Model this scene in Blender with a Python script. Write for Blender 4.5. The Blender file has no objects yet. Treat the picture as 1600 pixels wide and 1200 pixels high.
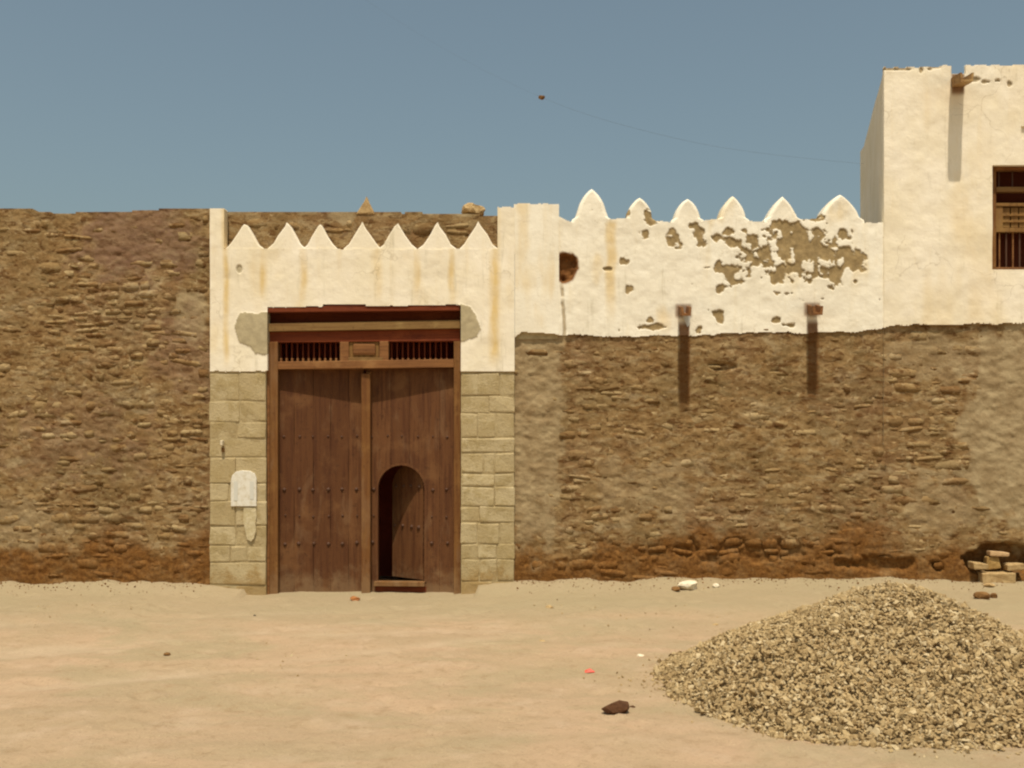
import bpy, bmesh, math, random
import numpy as np
from mathutils import Vector, Matrix

# ------------------------------------------------------------------ camera, sky, sun, exposure
scene = bpy.context.scene
C = scene.collection
FPX, DIST, EYE = 1570.0, 10.467, 1.60          # focal length (photo pixels), metres to the facade, eye height
HORIZ = 680.0                                  # photo row of the horizon

cam_d = bpy.data.cameras.new('camera')
cam = bpy.data.objects.new('camera', cam_d)
C.objects.link(cam)
cam.location = (0, -DIST, EYE)
cam.rotation_euler = (math.radians(90), 0, 0)
cam_d.sensor_fit = 'HORIZONTAL'
cam_d.sensor_width = 36.0
cam_d.lens = FPX / 1600 * 36
cam_d.shift_y = (HORIZ - 600) / 1600
cam_d.clip_start = 0.05
cam_d.clip_end = 3000
scene.camera = cam

SUN_EL, SUN_AZ = math.radians(69), math.radians(4.5)   # high sun in front of the facade, a little to the left
world = bpy.data.worlds.new('World')
scene.world = world
world.use_nodes = True
nt = world.node_tree
nt.nodes.clear()
sky = nt.nodes.new('ShaderNodeTexSky')
sky.sky_type = 'NISHITA'
sky.sun_disc = False
sky.sun_elevation = SUN_EL
sky.sun_rotation = math.pi + SUN_AZ
sky.altitude = 0
sky.air_density = 1.15
sky.dust_density = 4.0
sky.ozone_density = 1.0
hs = nt.nodes.new('ShaderNodeHueSaturation')
hs.inputs['Saturation'].default_value = 0.82
mulc = nt.nodes.new('ShaderNodeMix'); mulc.data_type = 'RGBA'; mulc.blend_type = 'MULTIPLY'
mulc.inputs[0].default_value = 1.0
mulc.inputs[7].default_value = (1.0, 1.08, 0.96, 1)
bg = nt.nodes.new('ShaderNodeBackground')
bg.inputs['Strength'].default_value = 0.098
wo = nt.nodes.new('ShaderNodeOutputWorld')
nt.links.new(sky.outputs[0], hs.inputs['Color'])
nt.links.new(hs.outputs[0], mulc.inputs[6])
nt.links.new(mulc.outputs[2], bg.inputs['Color'])
nt.links.new(bg.outputs[0], wo.inputs['Surface'])

sun_d = bpy.data.lights.new('sun', 'SUN')
sun_d.energy = 4.3
sun_d.angle = math.radians(0.55)
sun_d.color = (1.0, 0.90, 0.74)
sun = bpy.data.objects.new('sun', sun_d)
C.objects.link(sun)
sdir = Vector((-math.sin(SUN_AZ) * math.cos(SUN_EL), -math.cos(SUN_AZ) * math.cos(SUN_EL), math.sin(SUN_EL)))
sun.rotation_euler = sdir.to_track_quat('Z', 'Y').to_euler()
sun.location = (-3, -8, 12)

scene.view_settings.view_transform = 'Standard'
scene.view_settings.look = 'None'
scene.view_settings.exposure = 0.0
scene.view_settings.gamma = 1.0
scene.view_settings.use_curve_mapping = False
scene.render.engine = 'CYCLES'
scene.cycles.max_bounces = 6
scene.cycles.filter_width = 2.2

random.seed(7)
rng = np.random.default_rng(11)

# ------------------------------------------------------------------ helpers
_T = np.random.default_rng(3).random((64, 64, 64))
def vnoise(x, y, z=0.0):
    x, y, z = np.broadcast_arrays(np.asarray(x, float), np.asarray(y, float), np.asarray(z, float))
    xi, yi, zi = np.floor(x).astype(int), np.floor(y).astype(int), np.floor(z).astype(int)
    fx, fy, fz = x - xi, y - yi, z - zi
    fx, fy, fz = [f * f * (3 - 2 * f) for f in (fx, fy, fz)]
    def t(a, b, c): return _T[(xi + a) & 63, (yi + b) & 63, (zi + c) & 63]
    def l(a, b, f): return a + (b - a) * f
    return l(l(l(t(0,0,0), t(1,0,0), fx), l(t(0,1,0), t(1,1,0), fx), fy),
             l(l(t(0,0,1), t(1,0,1), fx), l(t(0,1,1), t(1,1,1), fx), fy), fz) * 2 - 1
def fbm(x, y, z=0.0, o=4):
    s, a, f = 0, 1.0, 1.0
    for k in range(o):
        s = s + a * vnoise(np.asarray(x) * f + 17.3 * k, np.asarray(y) * f + 5.1 * k, np.asarray(z) * f + 9.7 * k)
        a *= 0.5; f *= 2.03
    return s / 1.6
def sstep(a, b, v):
    t = np.clip((v - a) / (b - a), 0, 1)
    return t * t * (3 - 2 * t)

# the facade was measured in units of 1/150 m from the photograph; these give metres on a plane y = d
def FX(px, d=0.0): return (px - 800.0) / FPX * (DIST + d)
def FZ(py, d=0.0): return EYE + (HORIZ - py) / FPX * (DIST + d)
def gpos(px, py, z=0.0):                       # point of the ground seen at that pixel, in metres
    dist = (EYE - z) * FPX / (py - HORIZ)
    return ((px - 800) / FPX * dist, dist - DIST)

def put(o, name=None, parent=None):
    C.objects.link(o)
    if parent is not None: o.parent = parent
    return o
def mesh_obj(name, me, mat, parent=None, smooth=True):
    if mat is not None and not me.materials: me.materials.append(mat)
    if smooth and len(me.polygons): me.polygons.foreach_set('use_smooth', [True] * len(me.polygons))
    o = bpy.data.objects.new(name, me)
    return put(o, parent=parent)
def pydata(name, v, f, mat, parent=None, smooth=False):
    me = bpy.data.meshes.new(name)
    me.from_pydata([tuple(map(float, p)) for p in v], [], f)
    me.update()
    return mesh_obj(name, me, mat, parent, smooth)
def thing(name, label, cat, loc=(0, 0, 0), group=None):
    o = bpy.data.objects.new(name, None)
    o.empty_display_size = 0.2
    C.objects.link(o)
    o.location = loc
    o['label'] = label; o['category'] = cat
    if group: o['group'] = group
    return o
def tag(o, label, cat, group=None):
    o['label'] = label; o['category'] = cat
    if group: o['group'] = group
    return o
def box(name, a, b, mat, parent=None, bevel=0.0, jit=0.0, seg=2):
    bm = bmesh.new()
    bmesh.ops.create_cube(bm, size=1)
    a, b = Vector(a), Vector(b)
    for v in bm.verts:
        v.co = Vector([(a[i] + b[i]) / 2 + v.co[i] * (b[i] - a[i]) for i in range(3)])
        if jit: v.co += Vector([random.uniform(-jit, jit) for _ in range(3)])
    if bevel:
        bmesh.ops.bevel(bm, geom=bm.edges[:], offset=bevel, segments=seg, affect='EDGES', profile=0.6)
    me = bpy.data.meshes.new(name); bm.to_mesh(me); bm.free()
    return mesh_obj(name, me, mat, parent, smooth=False)
def prism(name, pts, y0, y1, mat, parent=None, bevel=0.0, seg=2, smooth=False):
    """outline in x,z extruded from y0 (front) to y1"""
    bm = bmesh.new()
    fr = [bm.verts.new((p[0], y0, p[1])) for p in pts]
    bk = [bm.verts.new((p[0], y1, p[1])) for p in pts]
    n = len(pts)
    ff = bm.faces.new(fr); bm.faces.new(bk[::-1])
    for i in range(n): bm.faces.new((fr[i], bk[i], bk[(i + 1) % n], fr[(i + 1) % n]))
    bmesh.ops.recalc_face_normals(bm, faces=bm.faces[:])
    if bevel:
        es = [e for e in bm.edges if (e.verts[0] in fr and e.verts[1] in fr)]
        bmesh.ops.bevel(bm, geom=es, offset=bevel, segments=seg, affect='EDGES', profile=0.5)
    me = bpy.data.meshes.new(name); bm.to_mesh(me); bm.free()
    return mesh_obj(name, me, mat, parent, smooth)

def slab(name, x0, x1, y0, y1, d, mat, parent, step=1.5, inside=None, disp=None, attrs=None, thick=0.05, smooth=True, units=True):
    """a plastered or boarded face on the plane y=d: fine grid, outline given by inside(), real relief from disp() (metres, + is outward)"""
    nx, ny = max(2, int(round((x1 - x0) / step))) + 1, max(2, int(round((y1 - y0) / step))) + 1
    gx, gy = np.meshgrid(np.linspace(x0, x1, nx), np.linspace(y0, y1, ny))      # gy: photo rows, downward
    cx, cy = (gx[:-1, :-1] + gx[1:, 1:]) / 2, (gy[:-1, :-1] + gy[1:, 1:]) / 2
    m = np.ones(cx.shape, bool) if inside is None else inside(cx, cy)
    dd = np.zeros(gx.shape) if disp is None else disp(gx, gy)
    X, Z = FX(gx, d), FZ(gy, d)
    V = np.stack([X, d - dd, Z], -1).reshape(-1, 3)
    idx = np.arange(nx * ny).reshape(ny, nx)
    q = np.stack([idx[:-1, :-1], idx[1:, :-1], idx[1:, 1:], idx[:-1, 1:]], -1)[m]
    # boundary edges -> returns going back
    e = np.concatenate([q[:, [0, 1]], q[:, [1, 2]], q[:, [2, 3]], q[:, [3, 0]]])
    key = np.sort(e, 1); k = key[:, 0].astype(np.int64) * (nx * ny) + key[:, 1]
    _, inv, cnt = np.unique(k, return_inverse=True, return_counts=True)
    be = e[cnt[inv] == 1]
    bv = np.unique(be)
    N = nx * ny
    mp = np.full(N, -1); mp[bv] = N + np.arange(len(bv)) * 2          # duplicated rim + back rim
    rim = V[bv].copy(); back = V[bv].copy(); back[:, 1] = d + thick
    add = np.empty((len(bv) * 2, 3)); add[0::2] = rim; add[1::2] = back
    sq = np.stack([mp[be[:, 1]], mp[be[:, 0]], mp[be[:, 0]] + 1, mp[be[:, 1]] + 1], -1)
    allV = np.concatenate([V, add]); allF = np.concatenate([q, sq])
    used = np.zeros(len(allV), bool); used[allF] = True
    rem = np.cumsum(used) - 1
    me = bpy.data.meshes.new(name)
    me.from_pydata(allV[used].tolist(), [], rem[allF].tolist())
    if attrs is not None:
        for an, fn in attrs.items():
            a = fn(gx, gy).reshape(-1)
            a = np.concatenate([a, np.repeat(a[bv], 2)])[used]
            at = me.attributes.new(an, 'FLOAT', 'POINT'); at.data.foreach_set('value', a.astype(np.float32))
    me.update()
    return mesh_obj(name, me, mat, parent, smooth)

# ------------------------------------------------------------------ materials
class Mat:
    def __init__(s, name, rough=0.9, spec=0.25):
        s.m = bpy.data.materials.new(name); s.m.use_nodes = True
        s.t = s.m.node_tree; s.n = s.t.nodes
        s.b = s.n['Principled BSDF']
        s.b.inputs['Roughness'].default_value = rough
        s.b.inputs['Specular IOR Level'].default_value = spec
        s.g = s.n.new('ShaderNodeNewGeometry')
        s.pos = s.g.outputs['Position']
    def lk(s, a, b): s.t.links.new(a, b)
    def scale(s, src, v):
        n = s.n.new('ShaderNodeVectorMath'); n.operation = 'MULTIPLY'
        s.lk(src, n.inputs[0]); n.inputs[1].default_value = v
        return n.outputs[0]
    def noise(s, sc, det=5, rough=0.6, src=None, dist=0.0):
        n = s.n.new('ShaderNodeTexNoise'); n.inputs['Scale'].default_value = sc
        n.inputs['Detail'].default_value = det; n.inputs['Roughness'].default_value = rough
        n.inputs['Distortion'].default_value = dist
        s.lk(src or s.pos, n.inputs['Vector'])
        return n.outputs[0]
    def ramp(s, f, a, b, lo=0.0, hi=1.0):
        n = s.n.new('ShaderNodeMapRange'); n.interpolation_type = 'SMOOTHSTEP'
        n.inputs[1].default_value = a; n.inputs[2].default_value = b
        n.inputs[3].default_value = lo; n.inputs[4].default_value = hi
        s.lk(f, n.inputs[0]); return n.outputs[0]
    def math(s, op, a, b=None):
        n = s.n.new('ShaderNodeMath'); n.operation = op
        for i, v in enumerate((a, b)):
            if v is None: continue
            if isinstance(v, (int, float)): n.inputs[i].default_value = v
            else: s.lk(v, n.inputs[i])
        return n.outputs[0]
    def mix(s, f, a, b, mode='MIX'):
        n = s.n.new('ShaderNodeMix'); n.data_type = 'RGBA'; n.blend_type = mode
        for i, v in ((0, f), (6, a), (7, b)):
            if isinstance(v, (int, float)): n.inputs[i].default_value = v
            elif isinstance(v, tuple): n.inputs[i].default_value = (*v, 1) if len(v) == 3 else v
            else: s.lk(v, n.inputs[i])
        return n.outputs[2]
    def attr(s, name):
        n = s.n.new('ShaderNodeAttribute'); n.attribute_name = name
        return n.outputs['Fac']
    def rand(s):
        return s.n.new('ShaderNodeObjectInfo').outputs['Random']
    def sep(s, src=None):
        n = s.n.new('ShaderNodeSeparateXYZ'); s.lk(src or s.pos, n.inputs[0]); return n.outputs
    def done(s, col, bump=None, dist=0.01, strength=0.6):
        if isinstance(col, tuple): s.b.inputs['Base Color'].default_value = (*col, 1)
        else: s.lk(col, s.b.inputs['Base Color'])
        if bump is not None:
            n = s.n.new('ShaderNodeBump'); n.inputs['Distance'].default_value = dist
            n.inputs['Strength'].default_value = strength
            s.lk(bump, n.inputs['Height']); s.lk(n.outputs[0], s.b.inputs['Normal'])
        return s.m

def mk_plaster(name, a, b, mudcol=(0.35, 0.25, 0.12)):
    m = Mat(name, 0.93, 0.15)
    c = m.mix(m.ramp(m.noise(1.7, 6), 0.35, 0.68), a, b)
    c = m.mix(m.ramp(m.noise(9, 6, 0.7), 0.56, 0.75, 0, 0.35), c, tuple(x * 0.80 for x in b))
    c = m.mix(m.ramp(m.noise(38, 3), 0.60, 0.74, 0, 0.25), c, (b[0] * .62, b[1] * .58, b[2] * .5))
    run = m.noise(1.0, 4, 0.6, m.scale(m.pos, (7, 7, 0.7)))
    c = m.mix(m.ramp(run, 0.55, 0.75, 0, 0.28), c, (b[0] * .86, b[1] * .74, b[2] * .5))
    fl = m.noise(15, 5, 0.65)
    gs = m.noise(1.0, 5, 0.65, m.scale(m.pos, (14, 14, 1.1)), 0.4)
    c = m.mix(m.math('MULTIPLY', m.ramp(gs, 0.54, 0.70, 0, 0.5), m.ramp(m.noise(2.3, 3), .42, .62)), c, (0.50, 0.44, 0.31))
    pit = m.noise(24, 5, 0.75)
    c = m.mix(m.math('MULTIPLY', m.ramp(pit, 0.62, 0.70, 0, 0.75), m.ramp(m.noise(1.4, 3), .45, .62)), c, (0.42, 0.33, 0.19))
    c = m.mix(m.math('MULTIPLY', m.attr('stain'), m.ramp(m.noise(6, 4), 0.2, 0.6, 0.55, 1)), c, (0.66, 0.47, 0.19))
    c = m.mix(m.attr('grey'), c, m.mix(m.ramp(fl, .35, .65), (0.42, 0.345, 0.20), (0.33, 0.265, 0.15)))
    mud = m.mix(m.ramp(fl, 0.35, 0.65), mudcol, tuple(x * 0.72 for x in mudcol))
    c = m.mix(m.attr('mud'), c, mud)
    c = m.mix(m.attr('rust_shade'), c, m.mix(m.ramp(fl, .3, .7), (0.20, 0.085, 0.025), (0.13, 0.05, 0.014)))
    dv = m.n.new('ShaderNodeVectorMath'); dv.operation = 'ADD'
    nz = m.n.new('ShaderNodeTexNoise'); nz.inputs['Scale'].default_value = 3.0; nz.inputs['Detail'].default_value = 5; m.lk(m.pos, nz.inputs['Vector'])
    m.lk(m.pos, dv.inputs[0]); m.lk(m.scale(nz.outputs['Color'], (.5, .5, .5)), dv.inputs[1])
    vo = m.n.new('ShaderNodeTexVoronoi'); vo.feature = 'DISTANCE_TO_EDGE'; vo.inputs['Scale'].default_value = 1.7
    m.lk(dv.outputs[0], vo.inputs['Vector'])
    ck = m.math('MULTIPLY', m.ramp(vo.outputs['Distance'], 0.0, 0.012, 1, 0), m.ramp(m.noise(1.1, 3), .50, .64, 0, .42))
    c = m.mix(ck, c, (0.36, 0.28, 0.17))
    h = m.math('ADD', m.noise(30, 6, 0.65), m.math('MULTIPLY', m.noise(7, 3), 1.5))
    return m.done(c, h, 0.008, 0.35)
PLASTER = mk_plaster('limewashed_plaster', (0.78, 0.69, 0.52), (0.83, 0.75, 0.61))
PLASTER_W = mk_plaster('white_limewash', (0.83, 0.77, 0.64), (0.77, 0.70, 0.56))

def mk_rubble(name, cols, stone):
    m = Mat(name, 0.95, 0.12)
    z = m.sep()[2]; x = m.sep()[0]
    big = m.noise(0.9, 4); mid = m.noise(4.5, 5, 0.65); fine = m.noise(26, 5, 0.7)
    if stone:
        t = m.math('FRACT', m.math('ADD', m.rand(), m.attr('tone')))
        c = m.mix(m.ramp(t, 0.0, 0.5), cols[2], cols[1])
        c = m.mix(m.ramp(t, 0.50, 1.0), c, cols[0])
    else:
        c = m.mix(m.ramp(mid, 0.38, 0.62), cols[0], cols[1])
    c = m.mix(m.ramp(big, 0.45, 0.65, 0, 0.5), c, cols[4])
    bl = m.noise(1.0, 5, 0.62, m.scale(m.pos, (6.0, 6.0, 13.0)), 0.8)
    c = m.mix(m.ramp(bl, 0.50, 0.62, 0, 0.85), c, cols[3])
    dk = m.noise(1.0, 5, 0.65, m.scale(m.pos, (8.0, 9.0, 19.0)), 1.0)
    c = m.mix(m.ramp(m.noise(1.3, 5, .7), .48, .62, 0, .5), c, (0.175, 0.118, 0.050))
    c = m.mix(m.ramp(dk, 0.51, 0.63, 0, 0.85), c, (0.098, 0.042, 0.012))
    lt = m.noise(1.0, 6, 0.7, m.scale(m.pos, (2.2, 2.2, 4.5)), 0.9)
    c = m.mix(m.ramp(lt, 0.52, 0.70, 0, 0.6), c, (0.37, 0.285, 0.165))
    c = m.mix(m.ramp(fine, 0.50, 0.72, 0, 0.6), c, (0.14, 0.075, 0.026))
    c = m.mix(m.ramp(m.noise(19, 3, 0.5), 0.60, 0.72, 0, 0.5), c, (0.45, 0.34, 0.19))
    # rust-red rising salt and damp with a ragged upper edge
    dm = m.ramp(m.math('ADD', m.math('SUBTRACT', 0.58, z), m.math('MULTIPLY', m.math('SUBTRACT', big, 0.5), 1.5)), 0.0, 0.28)
    dm = m.math('MULTIPLY', dm, m.ramp(mid, 0.25, 0.6, 0.6, 0.95))
    c = m.mix(dm, c, m.mix(m.ramp(fine, .35, .65), (0.215, 0.096, 0.024), (0.115, 0.045, 0.010)))
    c = m.mix(m.attr('grey'), c, m.mix(m.ramp(mid, .35, .65), (0.38, 0.29, 0.165), (0.28, 0.20, 0.105)))
    c = m.mix(m.math('MULTIPLY', m.attr('rust_shade'), 0.8), c, (0.105, 0.040, 0.010))
    c = m.mix(m.math('MULTIPLY', m.attr('plum'), m.ramp(dk, .35, .62, .85, .45)), c, m.mix(m.ramp(mid, .35, .65), (0.235, 0.140, 0.090), (0.175, 0.098, 0.062)))
    h = m.math('ADD', fine, m.math('MULTIPLY', mid, 0.8))
    return m.done(c, h, 0.014, 0.75)
RC = [(0.285, 0.185, 0.082), (0.22, 0.128, 0.050), None, (0.33, 0.235, 0.118), (0.19, 0.105, 0.056)]
RUB_M = mk_rubble('mud_mortar', RC, False)
RUB_S = mk_rubble('rubble_stone', [(0.335, 0.238, 0.118), (0.245, 0.152, 0.062), (0.165, 0.086, 0.032), (0.31, 0.215, 0.10), (0.20, 0.115, 0.055)], True)

def mk_block():
    m = Mat('pier_stone', 0.93, 0.15)
    r = m.rand(); n = m.noise(7, 6, 0.7); f = m.noise(45, 4, 0.7)
    c = m.mix(m.ramp(r, 0, 1), (0.40, 0.305, 0.158), (0.475, 0.38, 0.22))
    c = m.mix(m.ramp(m.noise(3.5, 5, .65), 0.46, 0.62, 0, 0.65), c, (0.55, 0.455, 0.28))
    c = m.mix(m.ramp(n, 0.45, 0.62, 0, 0.8), c, (0.35, 0.26, 0.12))
    c = m.mix(m.ramp(f, 0.55, 0.75, 0, 0.5), c, (0.25, 0.175, 0.07))
    z = m.sep()[2]
    c = m.mix(m.math('MULTIPLY', m.ramp(m.math('ADD', m.math('SUBTRACT', 0.28, z), m.math('MULTIPLY', m.math('SUBTRACT', n, .5), .9)), 0, .25), 0.7), c, (0.33, 0.21, 0.08))
    return m.done(c, m.math('ADD', f, m.math('MULTIPLY', n, 1.5)), 0.012, 0.7)
BLOCK = mk_block()
def mk_mortar():
    m = Mat('pier_mortar', 0.95, 0.1)
    n = m.noise(12, 5)
    return m.done(m.mix(m.ramp(n, .4, .65), (0.43, 0.34, 0.19), (0.34, 0.255, 0.13)), m.noise(40, 4), 0.012, 0.7)
MORTAR = mk_mortar()

def mk_wood(name, a, b, dark, vertical=True, rough=0.8):
    m = Mat(name, rough, 0.25)
    v = (26, 26, 1.6) if vertical else (1.6, 26, 26)
    g = m.noise(1.0, 6, 0.65, m.scale(m.pos, v), 0.3)
    r = m.rand()
    c = m.mix(r, a, b)
    c = m.mix(m.ramp(g, 0.42, 0.66, 0, 0.75), c, dark)
    c = m.mix(m.ramp(m.noise(3.2, 5, 0.6), 0.50, 0.72, 0, 0.55), c, (a[0] * 1.45, a[1] * 1.7, a[2] * 1.9))
    c = m.mix(m.ramp(m.noise(22, 4, 0.7), 0.56, 0.72, 0, 0.5), c, tuple(x * .5 for x in dark))
    if vertical:      # sun-bleached patches and splashed dust with a ragged edge
        c = m.mix(m.ramp(m.noise(1.0, 5, .65, m.scale(m.pos, (5, 5, 1.6)), .6), .54, .72, 0, .4), c, (0.22, 0.125, 0.062))
        ds = m.math('ADD', m.math('SUBTRACT', .22, m.sep()[2]), m.math('MULTIPLY', m.math('SUBTRACT', m.noise(6, 5, .7), .5), .9))
        c = m.mix(m.ramp(ds, 0, .3, 0, .38), c, (0.30, 0.195, 0.10))
    return m.done(c, m.math('ADD', g, m.math('MULTIPLY', m.noise(30, 4), 0.4)), 0.006, 0.6)
WOOD = mk_wood('red_brown_door_wood', (0.135, 0.053, 0.017), (0.095, 0.034, 0.010), (0.065, 0.020, 0.006))
FRAME = mk_wood('door_frame_wood', (0.195, 0.087, 0.023), (0.17, 0.07, 0.018), (0.11, 0.038, 0.009))
BEAM = mk_wood('weathered_beam_wood', (0.225, 0.13, 0.043), (0.20, 0.108, 0.035), (0.13, 0.058, 0.017), False)
RAIL = mk_wood('rail_wood', (0.24, 0.105, 0.034), (0.22, 0.095, 0.03), (0.13, 0.05, 0.016), False)
DARKW = mk_wood('dark_lintel_wood', (0.17, 0.035, 0.008), (0.14, 0.028, 0.006), (0.09, 0.015, 0.004), False)
SPOUTW = mk_wood('spout_wood', (0.34, 0.20, 0.075), (0.26, 0.13, 0.045), (0.14, 0.06, 0.02), False)
SHUT = mk_wood('shutter_wood', (0.23, 0.12, 0.034), (0.195, 0.098, 0.027), (0.13, 0.06, 0.016))
IRON = Mat('rusty_iron', 0.7, 0.4).done((0.075, 0.030, 0.012))
GALV = Mat('galvanised_tin', 0.45, 0.5).done((0.50, 0.52, 0.52))
def mk_inside():
    m = Mat('reddened_inner_wall', 0.95, 0.1)  # red put into the colour so the dark interior reads reddish
    return m.done(m.mix(m.ramp(m.noise(3, 4), .4, .6), (0.42, 0.085, 0.045), (0.34, 0.065, 0.035)))
INSIDE = mk_inside()
def mk_paint():
    m = Mat('white_paint_patch', 0.85, 0.2)
    n = m.noise(16, 5, 0.7)
    return m.done(m.mix(m.ramp(n, 0.42, 0.70, 0, 0.75), (0.72, 0.68, 0.59), (0.52, 0.44, 0.29)))
PAINT = mk_paint()
GREYP = Mat('grey_print', 0.9, 0.1).done((0.60, 0.58, 0.51))

def mk_ground():
    m = Mat('packed_sand', 0.97, 0.08)
    s = m.sep(); y = s[1]
    a = m.noise(0.55, 5); b = m.noise(3.0, 6, 0.65); f = m.noise(32, 6, 0.72)
    tr = m.noise(1.0, 5, 0.6, m.scale(m.pos, (0.55, 2.2, 1)), 0.5)
    c = m.mix(m.ramp(a, 0.38, 0.62), (0.435, 0.300, 0.190), (0.385, 0.280, 0.170))
    c = m.mix(m.ramp(tr, 0.42, 0.66, 0, 0.75), c, (0.345, 0.255, 0.155))
    c = m.mix(m.ramp(b, 0.48, 0.72, 0, 0.6), c, (0.47, 0.345, 0.235))
    gb = m.noise(1.0, 5, 0.65, m.scale(m.pos, (0.45, 0.9, 1)), 0.8)
    c = m.mix(m.ramp(gb, 0.48, 0.62, 0, 0.7), c, (0.345, 0.27, 0.16))
    c = m.mix(m.ramp(m.noise(7, 5, .7), 0.52, 0.70, 0, 0.75), c, (0.315, 0.215, 0.122))
    c = m.mix(m.ramp(f, 0.52, 0.72, 0, 0.6), c, (0.26, 0.18, 0.10))
    c = m.mix(m.ramp(m.noise(75, 3, .6), 0.60, 0.72, 0, 0.5), c, (0.55, 0.43, 0.26))
    c = m.mix(m.math('MULTIPLY', m.attr('track'), m.ramp(tr, .40, .62, 0, .5)), c, (0.49, 0.37, 0.25))
    grit = m.ramp(m.math('ADD', y, m.math('MULTIPLY', gb, 4.0)), -1.0, 1.2, 0, 0.75)
    c = m.mix(grit, c, (0.325, 0.262, 0.158))
    return m.done(c, m.math('ADD', f, m.math('MULTIPLY', b, 0.9)), 0.018, 0.8)
GROUND = mk_ground()
def mk_gravel():
    m = Mat('crushed_stone', 0.93, 0.15)
    t = m.attr('tone'); n = m.noise(45, 4, .7)
    c = m.mix(m.ramp(t, 0, .6), (0.30, 0.205, 0.098), (0.40, 0.288, 0.145))
    c = m.mix(m.ramp(t, .62, 1), c, (0.50, 0.39, 0.23))
    c = m.mix(m.ramp(n, .45, .7, 0, .3), c, (0.27, 0.18, 0.08))
    return m.done(c, n, 0.006, .5)
GRAVEL = mk_gravel()
def mk_rock(name, a, b):
    m = Mat(name, 0.93, 0.15); n = m.noise(22, 5, .7)
    return m.done(m.mix(m.ramp(n, .38, .66), a, b), n, 0.015, .8)
ROCK_W = mk_rock('pale_rock', (0.74, 0.66, 0.50), (0.60, 0.50, 0.34))
ROCK_B = mk_rock('brown_rock', (0.22, 0.115, 0.04), (0.14, 0.065, 0.022))
ROCK_D = mk_rock('dark_rock', (0.10, 0.045, 0.02), (0.06, 0.026, 0.012))
ROCK_T = mk_rock('tan_rock', (0.46, 0.32, 0.155), (0.35, 0.225, 0.10))
REDP = Mat('red_plastic', 0.5, 0.4).done((0.75, 0.07, 0.035))
BLACK = Mat('black_rubber', 0.8, 0.2).done((0.02, 0.016, 0.014))
WIRE = Mat('wire', 0.6, 0.3).done((0.10, 0.09, 0.08))

# ------------------------------------------------------------------ ground
def rut(x, y):
    yc = -4.75 + 0.46 * (x + 5) + 0.25 * np.sin(x * .6) + .06 * fbm(x * .9, 1.0, 2.0, 2)
    y2 = -3.2 + 0.20 * (x + 5) + 0.2 * np.sin(x * .5 + 1)
    o = 0
    for c in (yc, yc + 1.35, y2, y2 + 1.3): o = o + np.exp(-np.abs((y - c) / (.13 + .07 * fbm(x * .8, y * .3, 3.0, 2))) ** 2)
    return o * sstep(2.0, -1.2, x)
def gh(x, y):
    x = np.asarray(x, float); y = np.asarray(y, float)
    base = np.interp(x, [-9, -4.6, -3.4, -2.7, -0.6, 0.1, 1.7, 3.2, 5.5, 9], [-.01, .005, .0, -.055, -.055, .01, .06, .05, .03, .03])
    near = sstep(-2.6, -0.05, y)
    far = sstep(60, 12, np.hypot(x, y + 5))
    bumps = (0.020 * fbm(x * .8, y * .8, 1.5, 3) + 0.014 * fbm(x * 2.6, y * 2.6, 4.2, 3) + .007 * fbm(x * 8.5, y * 8.5, 2.2, 2)) * far
    foot = 0.09 * sstep(-0.45, -0.03, y) * (0.4 + 0.8 * (fbm(x * 2.6, 3.3, 8.1, 4) * .6 + .4)) * np.where((x > -2.75) & (x < -0.35), 0, 1)
    # two shallow wheel tracks sweeping in from the left
    track = -0.022 * rut(x, y) * (.6 + .6 * fbm(x * 1.3, y * 1.3, 6.6, 3))
    return base * near + bumps + foot + track
def axis(lo, hi, fine, far):
    a = list(np.arange(lo, hi + 1e-6, fine)); s = fine
    l, h = [], []
    v = hi
    while v < far: s *= 1.35; v += s; h.append(v)
    s = fine; v = lo
    while v > -far: s *= 1.35; v -= s; l.append(v)
    return np.array(l[::-1] + a + h)
ax, ay = axis(-5.6, 5.6, 0.03, 900), axis(-6.4, 0.3, 0.025, 900)
gx, gy = np.meshgrid(ax, ay)
gz = gh(gx, gy)
fr = np.random.default_rng(77)
for _ in range(420):                                   # scuffed footprints and hoof marks
    fx, fy, fa = fr.uniform(-5.2, 5.2), fr.uniform(-6.2, -.3), fr.normal(.3, .8)
    i0, i1 = np.searchsorted(ax, [fx - .3, fx + .3]); j0, j1 = np.searchsorted(ay, [fy - .3, fy + .3])
    sx_, sy_ = gx[j0:j1, i0:i1] - fx, gy[j0:j1, i0:i1] - fy
    u, v = sx_ * math.cos(fa) + sy_ * math.sin(fa), -sx_ * math.sin(fa) + sy_ * math.cos(fa)
    rr = np.sqrt((u / .055) ** 2 + (v / .12) ** 2)
    gz[j0:j1, i0:i1] += fr.uniform(.006, .014) * (-np.exp(-rr ** 3) + .5 * np.exp(-((rr - 1.35) / .35) ** 2))
idx = np.arange(gx.size).reshape(gx.shape)
q = np.stack([idx[:-1, :-1], idx[:-1, 1:], idx[1:, 1:], idx[1:, :-1]], -1).reshape(-1, 4)
me = bpy.data.meshes.new('ground')
me.from_pydata(np.stack([gx, gy, gz], -1).reshape(-1, 3).tolist(), [], q.tolist())
ta = me.attributes.new('track', 'FLOAT', 'POINT'); ta.data.foreach_set('value', np.clip(rut(gx, gy), 0, 1).reshape(-1).astype(np.float32))
g = mesh_obj('ground', me, GROUND); g['kind'] = 'structure'

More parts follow.
